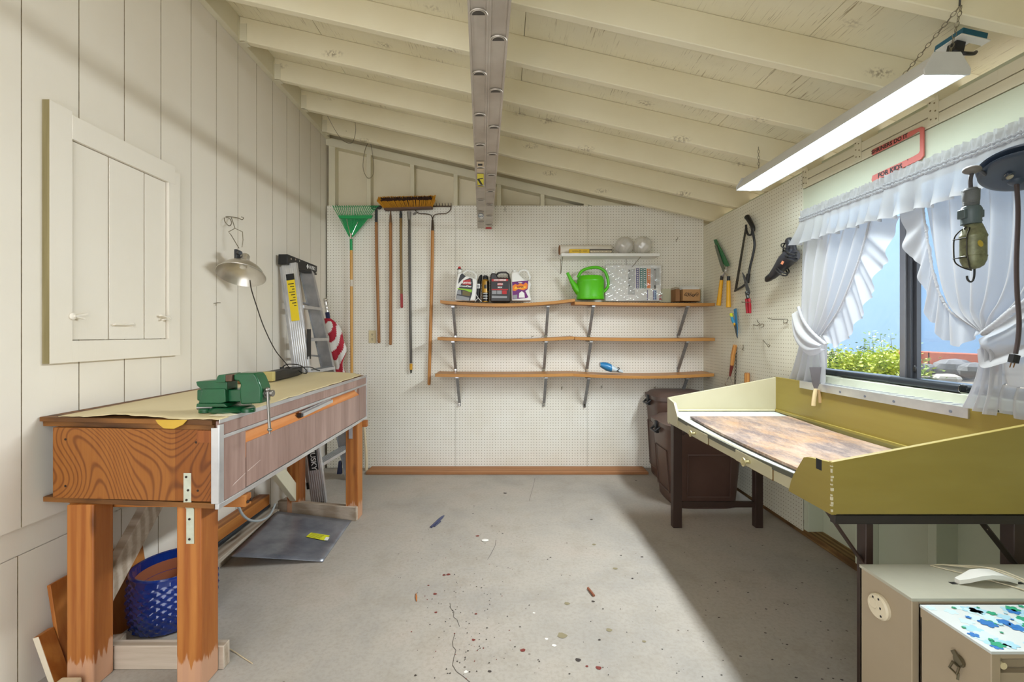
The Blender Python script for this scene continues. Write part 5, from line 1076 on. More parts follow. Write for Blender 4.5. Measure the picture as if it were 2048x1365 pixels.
# plate frame on the header
T = thing('plate_frame', 'broken salmon plastic plate frame with black lettering fixed to the header over the window', 'plate frame', V(1.835, 2.08, 2.0))
X = 1.836
def fx(y, z): return V(X, y, z)
ya, yb = 2.205, 1.935
m = MB()
def strip(pts, w): 
    for a, b in zip(pts, pts[1:]): m.bar(a, b, w, .006, (1, 0, 0))
m.prism([fx(ya, 2.138), fx(ya+.005, 2.148), fx(ya, 2.166), fx(yb+.055, 2.163), fx(yb+.012, 2.160), fx(yb, 2.150), fx(yb, 2.028), fx(yb+.012, 2.016), fx(ya, 2.004), fx(ya+.006, 2.016), fx(ya, 2.036), fx(yb+.05, 2.044), fx(yb+.024, 2.048), fx(yb+.018, 2.056), fx(yb+.018, 2.138), fx(yb+.026, 2.146), fx(yb+.06, 2.140)], (-.006, 0, 0)); m.build('frame', PINK, T, bevel=.0015)
side = Matrix(((0, 0, -1, 0), (-1, 0, 0, 0), (0, 1, 0, 0), (0, 0, 0, 1)))
m = MB(); m.text('SHRINERS DO IT', .027, Matrix.Translation((X-.0066, 2.110, 2.151)) @ side, .0003, bold=.0006); m.build('lettering', BLACKL, T); m = MB(); m.text('FOR KIDS', .031, Matrix.Translation((X-.0066, 2.105, 2.022)) @ side, .0003, bold=.001); m.text("’", .03, Matrix.Translation((X-.0066, 2.01, 2.03)) @ side, .0003); m.build('lettering', BLACKL, T)

# ================================================================== RIGHT SIDE: sorting table
T = thing('work_table', 'yellow green sorting table with raised sides and two small drawers under the window', 'table', V(1.41, 2.17, 0))
TX0, TX1, TY0, TY1 = 1.066, 1.765, 1.44, 2.90
sag = lambda y: -.022*math.sin(PI*min(1, max(0, (y-TY0)/(TY1-TY0))))
m = MB()
secs = []
for i in range(17):
    y = lerp(TY0+.012, TY1-.012, i/16); z = .741+sag(y); secs.append([V(TX0+.004, y, z-.018), V(TX0+.004, y, z), V(TX1, y, z), V(TX1, y, z-.018)])
m.loft(secs); m.build('table_top', WHITEL, T)
m = MB()
secs = []
for i in range(17):
    y = lerp(1.62, TY1-.03, i/16); z = .736+sag(y); secs.append([V(TX0+.001, y, z-.016), V(TX0+.001, y, z+.003), V(TX0+.0042, y, z+.003), V(TX0+.0042, y, z-.016)])
m.loft(secs); m.build('front_edge', flat('dark laminate edge', L(84, 84, 72), .5), T)
m = MB(); m.box(TX0+.006, TX0+.024, 1.60, TY1-.02, .662, .722); m.build('apron', OLIVEP, T, bevel=.001)
for y0, y1 in ((2.33, 2.585), (1.77, 2.045)):
    m = MB(); m.box(TX0-.002, TX0+.0055, y0, y1, .664, .714); o = m.build('drawer', OLIVEP, T, bevel=.002)
    m = MB(); m.box(TX0+.004, TX0+.0066, y0-.004, y1+.004, .66, .718); m.build('gap', flat('drawer gap brown', L(104, 74, 30), .8), o)
    q = V(TX0-.002, lerp(y0, y1, .56), .690); m = MB(); m.lathe([(0, 0), (.007, 0), (.006, .018), (.01, .024), (.019, .027), (.019, .031), (.013, .033), (.009, .030), (.005, .034), (0, .035)], Matrix.Translation(q) @ Matrix.Rotation(-PI/2, 4, 'Y'), 24, lambda u, z: .0015*math.sin(u*2*PI*12) if z > .026 else 0); m.build('knob', flat('old brass knob', L(206, 196, 150), .28, .6), o)
def side_panel(y0, y1, mt):
    m = MB(); m.prism([(TX0, y0, .66), (TX1+.015, y0, .66), (TX1+.015, y0, .965), (TX0+.0, y0, .83)], (0, y1-y0, 0)); m.build('side_panel', mt, T, bevel=.0015)
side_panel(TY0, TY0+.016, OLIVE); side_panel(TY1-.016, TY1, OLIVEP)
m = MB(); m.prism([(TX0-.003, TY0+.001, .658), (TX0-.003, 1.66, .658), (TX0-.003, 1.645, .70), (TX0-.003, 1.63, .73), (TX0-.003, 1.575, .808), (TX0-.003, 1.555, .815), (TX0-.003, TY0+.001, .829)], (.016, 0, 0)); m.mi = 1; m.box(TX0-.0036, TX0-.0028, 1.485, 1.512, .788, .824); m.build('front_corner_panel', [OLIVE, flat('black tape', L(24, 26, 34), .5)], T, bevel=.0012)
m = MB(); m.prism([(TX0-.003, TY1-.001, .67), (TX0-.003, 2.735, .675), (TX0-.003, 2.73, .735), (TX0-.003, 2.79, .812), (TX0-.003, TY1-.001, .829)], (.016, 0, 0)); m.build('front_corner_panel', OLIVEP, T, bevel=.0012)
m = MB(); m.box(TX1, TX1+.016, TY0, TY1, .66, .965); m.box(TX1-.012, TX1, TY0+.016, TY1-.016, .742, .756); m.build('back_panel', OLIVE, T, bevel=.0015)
m = MB(); m.box(TX0+.014, TX1, TY1-.028, TY1-.016, .742, .756); m.build('cove_strip', OLIVEP, T, bevel=.003)
m = MB(); rr = random.Random(9)
z = .668
while z < .815:
    h = rr.uniform(.003, .014)
    m.box(TX0-.0042, TX0-.0032+rr.uniform(.002, .008), TY0-.0009, TY0+rr.uniform(.002, .007), z, z+h); z += h+rr.uniform(.001, .012)
m.build('chipped_corner', flat('chipped white', L(214, 206, 180), .6), T, smooth=False)
def angle_leg(x, y, s):
    m = MB(); m.box(x, x+.055, y, y+.004, 0, .66); m.box(x+(.0 if s > 0 else .051), x+(.004 if s > 0 else .055), y, y+.05, 0, .66); m.build('leg', BROWNST, T, bevel=.001)
m = MB(); m.box(1.078, 1.135, 2.835, 2.85+.03, 0, .66); m.build('leg', BROWNST, T, bevel=.003)
m = MB(); m.box(1.606, 1.655, 2.835, 2.85+.03, 0, .66); m.build('leg', BROWNST, T, bevel=.003)
m = MB(); m.box(1.135, 1.606, 2.84, 2.865, .13, .165); m.build('cross_bar', BROWNST, T, bevel=.002)
m = MB(); m.prism([(1.215, 1.49, 0), (1.215, 1.49, .66), (1.241, 1.49, .66), (1.241, 1.49, 0)], (0, .04, 0)); m.build('leg', BROWNST, T, bevel=.003)
m = MB(); m.box(1.715, 1.757, 1.49, 1.535, 0, .66); m.build('leg', BROWNST, T, bevel=.003)
m = MB(); m.box(1.09, 1.74, 1.462, 1.485, .618, .648); m.build('cross_bar', flat('dark steel bar', L(44, 36, 32), .45), T, bevel=.002)
m = MB(); m.bar((1.095, 1.51, .648), (1.218, 1.51, .47), .005, .024, (0, 1, 0)); m.build('folding_brace', BROWNST, T, bevel=.001)
m = MB(); m.bar((1.578, 1.487, .645), (1.712, 1.487, .475), .005, .028, (0, 1, 0)); m.mi = 1; m.cyl((1.62, 1.4815, .594), (1.62, 1.484, .594), .005); m.build('folding_brace', [flat('dark steel brace', L(40, 34, 28), .45), CREAM], T, bevel=.001)
m = MB(); m.bar((1.137, 2.83, .60), (1.20, 2.80, .66), .005, .022, (0, 1, 0)); m.build('folding_brace', BROWNST, T, bevel=.001)
T = None
m = MB(); secs = []
for i in range(17):
    v = i/16; y = lerp(1.475, 2.68, v); xl = lerp(1.082, 1.12, v)+.006*math.sin(v*3); z = .7445+sag(y)*.9; secs.append([V(xl, y, z), V(xl, y, z+.012), V(lerp(1.70, 1.722, v), y, z+.012), V(lerp(1.70, 1.722, v), y, z)])
m.loft(secs); tag(m.build('hardboard_sheet', HARDB, bevel=.001), 'stained brown hardboard sheet lying on the white top of the yellow green table', 'hardboard')
# tool rack strip along the back panel
T = thing('rack_strip', 'slotted aluminium tool rack fixed along the back edge of the table below the window', 'rack', V(1.80, 2.15, .967))
m = MB(); m.box(1.757, 1.764, 1.68, 2.64, .925, .963); m.prism([(1.757, 1.68, .963), (1.84, 1.68, .963), (1.84, 1.68, .967), (1.757, 1.68, .967)], (0, .96, 0)); m.mi = 1
for i in range(22): y = 1.71+.042*i; m.prism([(1.778, y, .9672), (1.83, y+.012, .9672), (1.83, y+.022, .9672), (1.778, y+.010, .9672)], (0, 0, .0004))
for y in (1.745, 2.0, 2.16, 2.32, 2.51): m.cyl((1.7555, y, .942), (1.758, y, .942), .006)
m.build('strip', [ALUL, flat('slot shade', L(110, 116, 128), .6)], T)
T = thing('putty_knife', 'putty knife with a cream handle stuck in the slotted rack by the left curtain', 'putty knife', V(1.75, 2.48, .86))
m = MB(); q = [at(1619, 735, 2.46), at(1643, 735, 2.46), at(1639, 768, 2.46), at(1634, 780, 2.46), at(1629, 780, 2.46), at(1625, 768, 2.46)]; m.prism(q, (0, .0015, 0)); m.build('blade', flat('grey blade', L(112, 106, 108), .45, .6), T)
m = MB(); m.loft([[at(px, py, 2.455)+V(w*math.cos(2*PI*k/10), .009*math.sin(2*PI*k/10), 0) for k in range(10)] for px, py, w in ((1631, 778, .009), (1630, 786, .011), (1628, 800, .012), (1627, 812, .012))]); m.build('handle', flat('cream grip', L(214, 194, 150), .5), T)
m = MB(); m.loft([[at(px, py, 2.475)+V(w*math.cos(2*PI*k/10), .008*math.sin(2*PI*k/10), 0) for k in range(10)] for px, py, w in ((1637, 780, .008), (1639, 790, .009), (1641, 806, .010))]); m.build('handle', flat('brown grip', L(186, 156, 110), .5), T)
# pipes on the sill
for pts, r, mt, lab in (([(1900, 2.70, 1.017), (1.882, 2.46, 1.02)], .013, None, 0),): pass
m = MB(); a, b, c, d = V(1.868, 2.47, 1.025), V(1.862, 2.13, 1.025), V(1.861, 2.12, 1.025), V(1.852, 1.79, 1.025); m.tube([a, b, c], .0165, 14); m.tube([b+V(.001, 0, 0), d], .0195, 16); m.mi = 1; m.lathe([(.011, 0), (.0197, 0), (.0197, .0012), (.011, .0012)], Matrix.Translation(d+V(0, -.0006, 0)) @ Matrix.Rotation(PI/2, 4, 'X'), 20); m.mi = 2; m.lathe([(0, 0), (.0115, 0), (.0115, .001), (0, .001)], Matrix.Translation(d+V(0, -.0004, 0)) @ Matrix.Rotation(PI/2, 4, 'X'), 16)
tag(m.build('steel_pipe', [CARBON, CHROME, BLACKL]), 'dark steel pipe with a bright cut end lying on the window sill', 'pipe')
m = MB(); m.tube([V(1.905, 2.66, 1.021), V(1.905, 2.1, 1.021), V(1.898, 1.56, 1.022)], .016, 14); tag(m.build('steel_pipe', CARBON), 'dark pipe lying at the back of the sill against the window frame', 'pipe')
# bins
def bin_(c, w, d, h, name, lab, lid=True):
    T = thing('trash_bin', lab, 'bin', V(c[0], c[1], 0), 'brown bins'); n = 40
    def ring(z, k, e=.42): 
        out = []
        for i in range(n): t = 2*PI*i/n; ct, st = math.cos(t), math.sin(t); out.append(V(c[0]+w/2*k*math.copysign(abs(ct)**e, ct), c[1]+d/2*k*math.copysign(abs(st)**e, st), z))
        return out
    m = MB(); m.loft([ring(0, .80), ring(.015, .835), ring(.03, .84), ring(h*.86, .97), ring(h*.88, .99), ring(h, 1.0)]); m.build('bin_body', BIN, T)
    m = MB()
    y = c[1]-d/2*.9; x0, x1 = c[0]-w*.27, c[0]+w*.27
    f = lambda z: c[1]-d/2*(lerp(.84, .97, z/(h*.86)))-.001
    m.tube([(x0, f(.09), .09), (x0, f(h*.7), h*.7), (x1, f(h*.7), h*.7), (x1, f(.09), .09)], .004, 6, True); xs_ = c[0]-w/2
    g = lambda z: c[0]-w/2*(lerp(.84, .97, z/(h*.86)))-.001
    m.tube([(g(.09), c[1]-d*.25, .09), (g(h*.7), c[1]-d*.25, h*.7), (g(h*.7), c[1]+d*.25, h*.7), (g(.09), c[1]+d*.25, .09)], .004, 6, True); m.build('panel_ridge', BIN, T)
    m = MB(); m.loft([ring(h-.002, 1.04), ring(h+.03, 1.05), ring(h+.034, .98), ring(h+.058, .86), ring(h+.066, .7)]); m.build('lid', flat('brown lid', L(92, 76, 70), .42), T)
    m = MB(); q = V(c[0]-w/2*1.03, c[1], h-.01); m.tube([q+V(0, -.05, 0), q+V(-.035, -.045, -.03), q+V(-.035, .045, -.03), q+V(0, .05, 0)], .009, 8); m.bar(q+V(-.005, 0, -.05), q+V(-.012, 0, .04), .02, .03, (0, 1, 0)); m.build('side_handle', DARK, T)
bin_((1.51, 3.86), .49, .40, .685, 'a', 'brown plastic bin with a closed lid in the far corner under the shelves')
bin_((1.44, 3.34), .56, .48, .56, 'b', 'larger brown plastic bin standing behind the far legs of the yellow green table')
# white cabinets
T = thing('white_cabinet', 'cream metal cabinet with a white bail handle on top, standing at the lower right', 'cabinet', V(1.41, 1.31, 0))
m = MB(); x0, x1, y0, y1, z = 1.123, 1.70, 1.222, 1.40, .5176
m.box(x0, x0+.008, y0, y1, 0, z); m.box(x1-.008, x1, y0, y1, 0, z); m.box(x0, x1, y1-.008, y1, 0, z); m.box(x0, x1, y0, y1, 0, .01)
m.box(x0+.0005, x0+.020, y0-.0008, y0+.008, 0, z-.0085); m.box(x0+.0202, x1-.0082, y0-.0008, y0+.008, z-.016, z-.0085); m.build('body', CREAM, T, bevel=.0015)
m = MB(); m.box(x0-.0012, x1+.0012, y0-.0015, y1+.001, z-.008, z+.0004); m.build('top_panel', CREAMT, T)
m = MB(); hc = V(1.408, 1.295, z); m.loft([[hc+V(px, .018*s*w, zz) for s, zz in ((-1, zz0), (1, zz0), (1, zz0+.012), (-1, zz0+.012))] for px, zz0, w in [(-.085, .001, .4), (-.06, .008, .7), (-.03, .019, 1), (.0, .022, 1), (.03, .02, 1), (.06, .010, .7), (.085, .001, .4)]])
m.mi = 1; m.box(hc.x-.105, hc.x-.088, hc.y-.006, hc.y+.006, z, z+.001); m.box(hc.x+.088, hc.x+.108, hc.y-.006, hc.y+.006, z, z+.001); m.build('bail_handle', [WHITEP, BLACKL], T)
T = thing('round_detector', 'round cream disc detector stuck on the side of the cream metal cabinet', 'detector', V(1.123, 1.32, .43))
q = V(1.1225, 1.322, .433); m = MB(); Md = Matrix.Translation(q) @ Matrix.Rotation(-PI/2, 4, 'Y'); m.lathe([(0, 0), (.036, 0), (.036, .008), (.032, .013), (0, .013)], Md, 36); m.build('case', flat('cream disc', L(224, 212, 186), .4), T)
m = MB(); m.lathe([(.012, .012), (.015, .0145), (.017, .012)], Md @ Matrix.Translation((.004, .012, 0)), 20); m.build('ring', flat('cream ring', L(210, 198, 172), .4), T)
m = MB()
for a, b in ((-.022, .014), (-.026, -.006), (-.002, -.012), (.02, -.014)): m.box(q.x-.0138, q.x-.012, q.y+b-.004, q.y+b+.001, q.z-a-.003, q.z-a+.003)
m.build('slot', BLACKL, T)
T = thing('floral_cabinet', 'small cream cabinet with blue and green flower patterned top at the lower right corner', 'cabinet', V(1.41, 1.12, 0))
m = MB(); x0, x1, y0, y1, z = 1.137, 1.69, 1.035, 1.212, .5055
m.box(x0, x0+.008, y0, y1, 0, z); m.box(x1-.008, x1, y0, y1, 0, z); m.box(x0+.0222, x1-.0082, y0, y0+.004, z-.018, z-.0065); m.box(x0+.0004, x0+.022, y0-.0006, y0+.006, 0, z-.0065); m.box(x0, x1, y1-.006, y1, 0, z-.03); m.box(x0+.01, x1-.01, y0+.03, y0+.036, 0, z-.04); m.build('body', CREAM, T, bevel=.0015)
m = MB(); m.box(x0-.0012, x1+.0012, y0-.0015, y1, z-.006, z+.0004)
rr = random.Random(21); FB = flat('flower blue', L(28, 110, 184), .5); FG = flat('flower green', L(20, 150, 110), .5); FP = flat('flower pale blue', L(160, 204, 222), .5); FT = flat('flower light teal', L(196, 224, 230), .5)
def flower(cx, cy, r, mi, k):
    m.mi = mi; n = 40; a0 = rr.uniform(0, 6)
    pts = [V(cx+r*(.62+.38*abs(math.cos(2.5*t)))*math.cos(t+a0), cy+.8*r*(.62+.38*abs(math.cos(2.5*t)))*math.sin(t+a0), z+.0005+.00012*k) for t in [2*PI*i/n for i in range(n)]]
    if all(x0+.002 < p.x < x1-.002 and y0+.002 < p.y < y1-.002 for p in pts): m.prism(pts, (0, 0, .0001))
for i in range(130): flower(rr.uniform(x0, x1), rr.uniform(y0, y1), rr.uniform(.012, .024), rr.choice((3, 4)), i % 5)
for i in range(70): flower(rr.uniform(x0, x1), rr.uniform(y0, y1), rr.uniform(.012, .02), rr.choice((1, 2)), 6+i % 7)
for i in range(40): flower(rr.uniform(x0, x1), rr.uniform(y0, y1), rr.uniform(.004, .008), rr.choice((1, 2, 3)), 14+i % 3)
m.build('patterned_top', [flat('flower ground', L(206, 212, 212), .5), FB, FG, FP, FT], T, smooth=False)
m = MB(); q = V(x0-.001, 1.105, .432); m.cyl(q, q+V(-.004, 0, 0), .014, seg=16); m.bar(q+V(-.006, .012, .018), q+V(-.006, -.010, -.004), .012, .004, (1, 0, 0)); m.tube([q+V(-.006, .012, -.012), q+V(-.008, .018, -.03), q+V(-.008, 0, -.034), q+V(-.006, -.004, -.014)], .003, 6, True); m.tube([q+V(-.004, .0, -.03), q+V(-.01, -.004, -.045)], .0025, 6); m.build('latch', flat('tarnished latch', L(120, 112, 92), .35, .8), T)
for k in range(3):
    m = MB(); m.box(x0+.026, x1-.026, y0+.012, y0+.028, z-.06-.15*(k+1)+.006, z-.06-.15*k); o = m.build('drawer', CREAM, T, bevel=.001)
m = MB(); m.cyl((x0+.03, y0, z-.035), (x0+.03, y0+.012, z-.035), .008); m.build('hinge_knob', BEIGE, T)
m = MB(); m.tube(curve([V(1.335, 1.388, .5205), V(1.37, 1.39, .523), V(1.42, 1.375, .527), V(1.445, 1.33, .545), V(1.47, 1.27, .545), V(1.50, 1.215, .53), V(1.54, 1.18, .52)], 30), .0018, 6); m.tube(curve([V(1.34, 1.386, .5205), V(1.40, 1.33, .5215), V(1.45, 1.28, .522), V(1.49, 1.235, .5215), V(1.55, 1.19, .52)], 30), .0016, 6); m.tube(curve([V(1.37, 1.39, .523), V(1.43, 1.36, .53), V(1.455, 1.315, .55), V(1.48, 1.255, .547), V(1.52, 1.20, .525)], 30), .0016, 6)
tag(m.build('thin_cord', flat('cream cord', L(206, 196, 170), .5)), 'thin cream cord trailing over the top of the cream metal cabinet', 'cord')
# ================================================================== RIGHT WALL: tools on the side pegboard
WX = XR-.004
def Wp(px, py, off=.03): return onX(px, py, WX-off)
def wprism(m, pts, th, off): m.prism([Wp(a, b, off) for a, b in pts], (th, 0, 0))
T = thing('hedge_shears', 'hedge shears with yellow handles and a green blade sheath on the side pegboard', 'shears', Wp(1447, 610))
m = MB(); wprism(m, [(1427, 480), (1432, 479), (1455, 525), (1458, 532), (1452, 534), (1440, 520)], .006, .03); m.mi = 1; wprism(m, [(1429, 492), (1433, 490), (1450, 540), (1446, 545), (1440, 530)], .004, .036); m.build('blade', [flat('green sheath', L(30, 110, 60), .4), flat('grey green blade', L(110, 116, 100), .4, .5)], T)
m = MB(); m.tube([Wp(1446, 533), Wp(1452, 546), Wp(1457, 556)], .006, 8); m.tube([Wp(1455, 533), Wp(1449, 546), Wp(1443, 556)], .006, 8); m.ball(Wp(1451, 541), .014, (.6, 1, 1)); m.build('pivot', CHROME, T)
for a, b, c, d in ((1444, 552, 1437, 611), (1457, 553, 1457, 615)):
    m = MB(); m.tube([Wp(a, b), Wp(lerp(a, c, .15), lerp(b, d, .15))], .0125, 10); m.mi = 1; m.tube([Wp(lerp(a, c, .14), lerp(b, d, .14)), Wp(lerp(a, c, .6), lerp(b, d, .6)), Wp(c, d)], [.0145, .016, .019], 12); m.build('handle', [DARK, YELP], T)
T = thing('bow_saw', 'black bow saw hanging on the side pegboard right of the hedge shears', 'saw', Wp(1490, 580))
m = MB(); m.tube(curve([Wp(1495, 436), Wp(1503, 455), Wp(1508, 478), Wp(1509, 492), Wp(1506, 510), Wp(1500, 535), Wp(1495, 560), Wp(1487, 572), Wp(1470, 582)], 40), .0085, 10); m.build('frame', DARK2, T)
m = MB(); m.tube(curve([Wp(1494, 434), Wp(1498, 440), Wp(1506, 455), Wp(1507, 463)], 10), [.02, .02, .019, .018, .017, .016, .015, .014, .012, .011, .010][:11], 10); m.tube(curve([Wp(1492, 450), Wp(1493, 462), Wp(1497, 470), Wp(1503, 469), Wp(1504, 462)], 16), .008, 8); m.build('grip', DARK, T)
m = MB(); wprism(m, [(1490, 455), (1493, 455), (1473, 581), (1468, 584)], .004, .03); m.build('blade', flat('dark blade', L(58, 54, 48), .4, .5), T)
m = MB(); m.tube([Wp(1497, 548), Wp(1494, 566)], [.014, .016], 10); m.build('sleeve', DARK, T)
T = thing('grass_shears', 'red handled grass shears on a wire hook below the black bow saw', 'shears', Wp(1493, 627))
m = MB(); wprism(m, [(1484, 545), (1489, 552), (1500, 585), (1498, 590), (1492, 582)], .004, .045); m.build('blade', flat('shear blade', L(96, 100, 106), .35, .6), T)
m = MB(); m.tube([Wp(1493, 584, .045), Wp(1496, 597, .045)], .012, 8); m.ball(Wp(1496, 588, .045), .012); m.build('pivot', flat('shear pivot', L(84, 84, 84), .4, .6), T)
for dx in (0, 5): m = MB(); m.tube([Wp(1493+dx, 598, .045), Wp(1494+dx*1.1, 612, .045), Wp(1495+dx*1.0, 627, .045)], [.010, .011, .009], 10); m.build('handle', REDP, T)
T = thing('power_drill', 'black power drill with its cord wrapped around it hanging beside the curtain', 'drill', Wp(1570, 560, .06))
DR = flat('drill black', L(46, 47, 54), .38)
def dt(m, pts, rs, sq=1): m.tube([Wp(a, b, .065) for a, b in pts], rs, 16)
m = MB(); dt(m, [(1545, 552), (1556, 540), (1570, 523), (1582, 512), (1589, 512)], [.026, .034, .046, .05, .036]); dt(m, [(1579, 520), (1583, 500), (1581, 485), (1577, 481)], [.038, .030, .028, .022]); m.build('body', DR, T)
m = MB(); dt(m, [(1533, 562), (1536, 558), (1546, 551)], [.012, .022, .025]); m.build('chuck', DARK, T)
m = MB(); wprism(m, [(1561, 528), (1564, 522), (1568, 524), (1565, 530)], .002, .112); m.build('badge', flat('orange badge', L(208, 132, 96), .5), T)
m = MB(); w = []
def coil(cx, cy, rx, ry, off, tilt, n=14): return [Wp(cx+rx*math.cos(t)*math.cos(tilt)-ry*math.sin(t)*math.sin(tilt), cy+rx*math.cos(t)*math.sin(tilt)+ry*math.sin(t)*math.cos(tilt), off+.05*math.sin(t)) for t in [2*PI*k/n for k in range(n)]]
for a in ((1582, 503, 12, 5, .065, .3), (1579, 508, 14, 6, .065, .35), (1581, 514, 14, 6, .065, .4), (1566, 538, 14, 7, .065, .6), (1563, 542, 14, 7, .065, .65), (1571, 492, 9, 5, .065, .2)): m.tube(coil(*a), .0045, 6, True)
m.tube(curve([Wp(1577, 481, .07), Wp(1568, 490, .07), Wp(1567, 505, .07), Wp(1575, 515, .11)], 16), .0045, 6); m.tube([Wp(1574, 478, .05), Wp(1575, 484, .05)], .008, 8); m.build('cord', DARK, T)
T = thing('garden_snips', 'blue and yellow handled snips hanging on the side pegboard under the hedge shears', 'snips', Wp(1467, 650))
m = MB(); m.tube([Wp(1462, 628), Wp(1465, 640)], .012, 10); m.mi = 1; m.tube([Wp(1463, 633), Wp(1466, 642), Wp(1469, 650)], [.0125, .012, .007], 10); m.mi = 2; m.tube([Wp(1467.5, 646), Wp(1470, 651)], .008, 8); m.build('handle', [flat('lime yellow grip', L(220, 226, 40), .4), flat('blue grip', L(60, 150, 190), .4), YELP], T)
m = MB(); wprism(m, [(1467, 648), (1471, 648), (1475, 677), (1473, 675)], .004, .03); m.build('blade', flat('snip blade', L(84, 92, 96), .4, .6), T)
m = MB(); wprism(m, [(1467, 619), (1472, 617), (1475, 655), (1475, 676), (1472, 660)], .003, .018); m.build('sheath', flat('blue sheath', L(64, 140, 190), .5), T)
T = thing('hand_cultivator', 'hand cultivator with a wooden handle and wire tines above the far end of the table', 'cultivator', Wp(1462, 770))
m = MB(); m.tube([Wp(1470, 691, .04), Wp(1466, 712, .04), Wp(1464, 731, .04)], [.015, .017, .014], 12); m.build('handle', HANDLEW, T)
m = MB(); m.tube([Wp(1464, 730, .04), Wp(1460, 752, .04)], [.0145, .008], 10); m.build('ferrule', flat('maroon ferrule', L(120, 50, 42), .4), T)
m = MB(); m.tube(curve([Wp(1460, 752, .04), Wp(1453, 762, .05), Wp(1450, 769, .07), Wp(1453, 772, .09)], 10), .003, 6); m.tube(curve([Wp(1460, 752, .04), Wp(1463, 762, .05), Wp(1466, 769, .07)], 10), .003, 6); m.build('tines', CHROME, T)
m = MB(); a, b = Wp(1473, 694, .02), Wp(1470, 768, .025); n = 11; d = (b-a)/n
for i in range(n):
    c = a+d*(i+.5); s = V(0, 1, 0) if i % 2 else V(.8, .6, 0); m.tube([c+d*(.62*math.cos(t))+s*(.011*math.sin(t)) for t in [2*PI*k/10 for k in range(10)]], .0028, 6, True)
tag(m.build('steel_chain', flat('dull chain', L(110, 104, 92), .4, .7)), 'hanging steel chain beside the wooden handled hand cultivator', 'chain')
m = MB(); a = Wp(1494, 748, .03); m.tube([a, a+V(0, 0, -.13)], .019, 12); m.mi = 1; m.ball(a+V(0, 0, .002), .0185, (1, 1, .4)); tag(m.build('wooden_dowel', [HANDLEW, HANDLEO]), 'end of a wooden handle sticking up behind the far corner of the yellow green table', 'dowel')
def whook(pts, lab, r=.0024): m = MB(); m.tube([Wp(*p) for p in pts], r, 6); return tag(m.build('peg_hook', WIRE), lab, 'hook', 'wire hooks in the pegboard')
whook([(1506, 650, .0), (1514, 652, .03), (1520, 648, .05), (1516, 645, .05), (1514, 640, .03)], 'bent wire hook on the side pegboard below the red handled grass shears')
whook([(1519, 652, .0), (1524, 648, .04), (1528, 650, .06), (1527, 654, .06), (1522, 655, .05)], 'small wire hook right of the bent hook below the grass shears')
whook([(1536, 637, .05), (1545, 639, .05), (1567, 639, .02), (1567, 646, .0), (1574, 646, .0), (1575, 639, .02), (1567, 639, .02)], 'long wire tool holder on the side pegboard left of the curtain tie')
whook([(1526, 681, .0), (1534, 690, .05), (1537, 695, .05), (1540, 691, .05), (1536, 689, .04)], 'curled wire hook on the side pegboard below the long wire holder')
whook([(1486, 690, .0), (1487, 697, .03), (1484, 699, .05), (1488, 701, .05)], 'tiny wire hook on the side pegboard right of the hanging chain')
whook([(1483, 604, .0), (1484, 605, .06), (1503, 605, .06), (1503, 601, .06)], 'double wire hook holding the red handled grass shears')
# ================================================================== CURTAINS
T = thing('ruffled_curtains', 'sheer white tie back curtains with a ruffled valance hanging over the window', 'curtain', V(1.79, 2.05, .9))
CXp = 1.79
def Cp(px, py, off=0): return onX(px, py, CXp-off)
def band(left, right, nu, nv, amp, freq, ph=0, edge=0, name='panel', amp0=.3):
    m = MB()
    def f(u, v):
        a, b = smooth_poly(left, v), smooth_poly(right, v); p = a.lerp(b, u)
        k = amp*(amp0+(1-amp0)*(u if edge else 1))
        if edge:
            tri = 2*abs(((v*freq+ph)/(2*PI)+.2*v) % 1-.5)-.5; p += (b-a)*(u**1.5)*.16*tri
        return p+V(k*math.sin(u*freq+ph+.7*math.sin(v*3)) if not edge else k*(.6*math.sin(v*freq+ph)+.4*math.sin(v*freq*2.1+u*2)), 0, 0)
    m.grid(f, nu, nv); return m.build(name, CLOTH, T, angle=80, recalc=False)
lt = lambda pts, off=0: [Cp(a, b, off) for a, b in pts]
# left half
trimL = lt([(1745, 432), (1727, 500), (1708, 555), (1680, 620), (1645, 672)])
band(lt([(1607, 480), (1602, 530), (1600, 580), (1600, 630), (1612, 660)]), trimL, 90, 40, .016, 34, 0, 0, 'drape')
band(trimL, lt([(1793, 432), (1779, 505), (1757, 545), (1742, 590), (1727, 625), (1712, 652), (1690, 683), (1668, 693), (1652, 684)], .01), 14, 160, .020, 36, 0, 1, 'ruffle')
band(lt([(1608, 655), (1597, 700), (1586, 735), (1573, 765)]), lt([(1650, 678), (1648, 710), (1650, 745), (1652, 772)]), 60, 30, .018, 30, 1, 0, 'tail')
m = MB(); m.grid(lambda u, v: smooth_poly(lt([(1597, 618), (1606, 642), (1625, 665), (1650, 688)], .03), u).lerp(smooth_poly(lt([(1590, 650), (1596, 690), (1618, 712), (1650, 700)], .045), u), v)+V(-.03*math.sin(PI*v)+.006*math.sin(v*14), 0, 0), 24, 24); m.build('swag', CLOTH, T, angle=80, recalc=False)
m = MB(); c = curve(lt([(1597, 615), (1606, 640), (1624, 665), (1652, 690)], .045), 60); m.tube([p+V(0, 0, .0012*math.sin(i*1.3)) for i, p in enumerate(c)], .009, 12); m.build('tie_band', CLOTH, T)
m = MB(); c = curve([p+V(-.008, 0, 0) for p in trimL], 90); m.tube(c, [.0046+.0014*math.sin(i*2.6) for i in range(len(c))], 6); m.build('lace_trim', CLOTH, T)
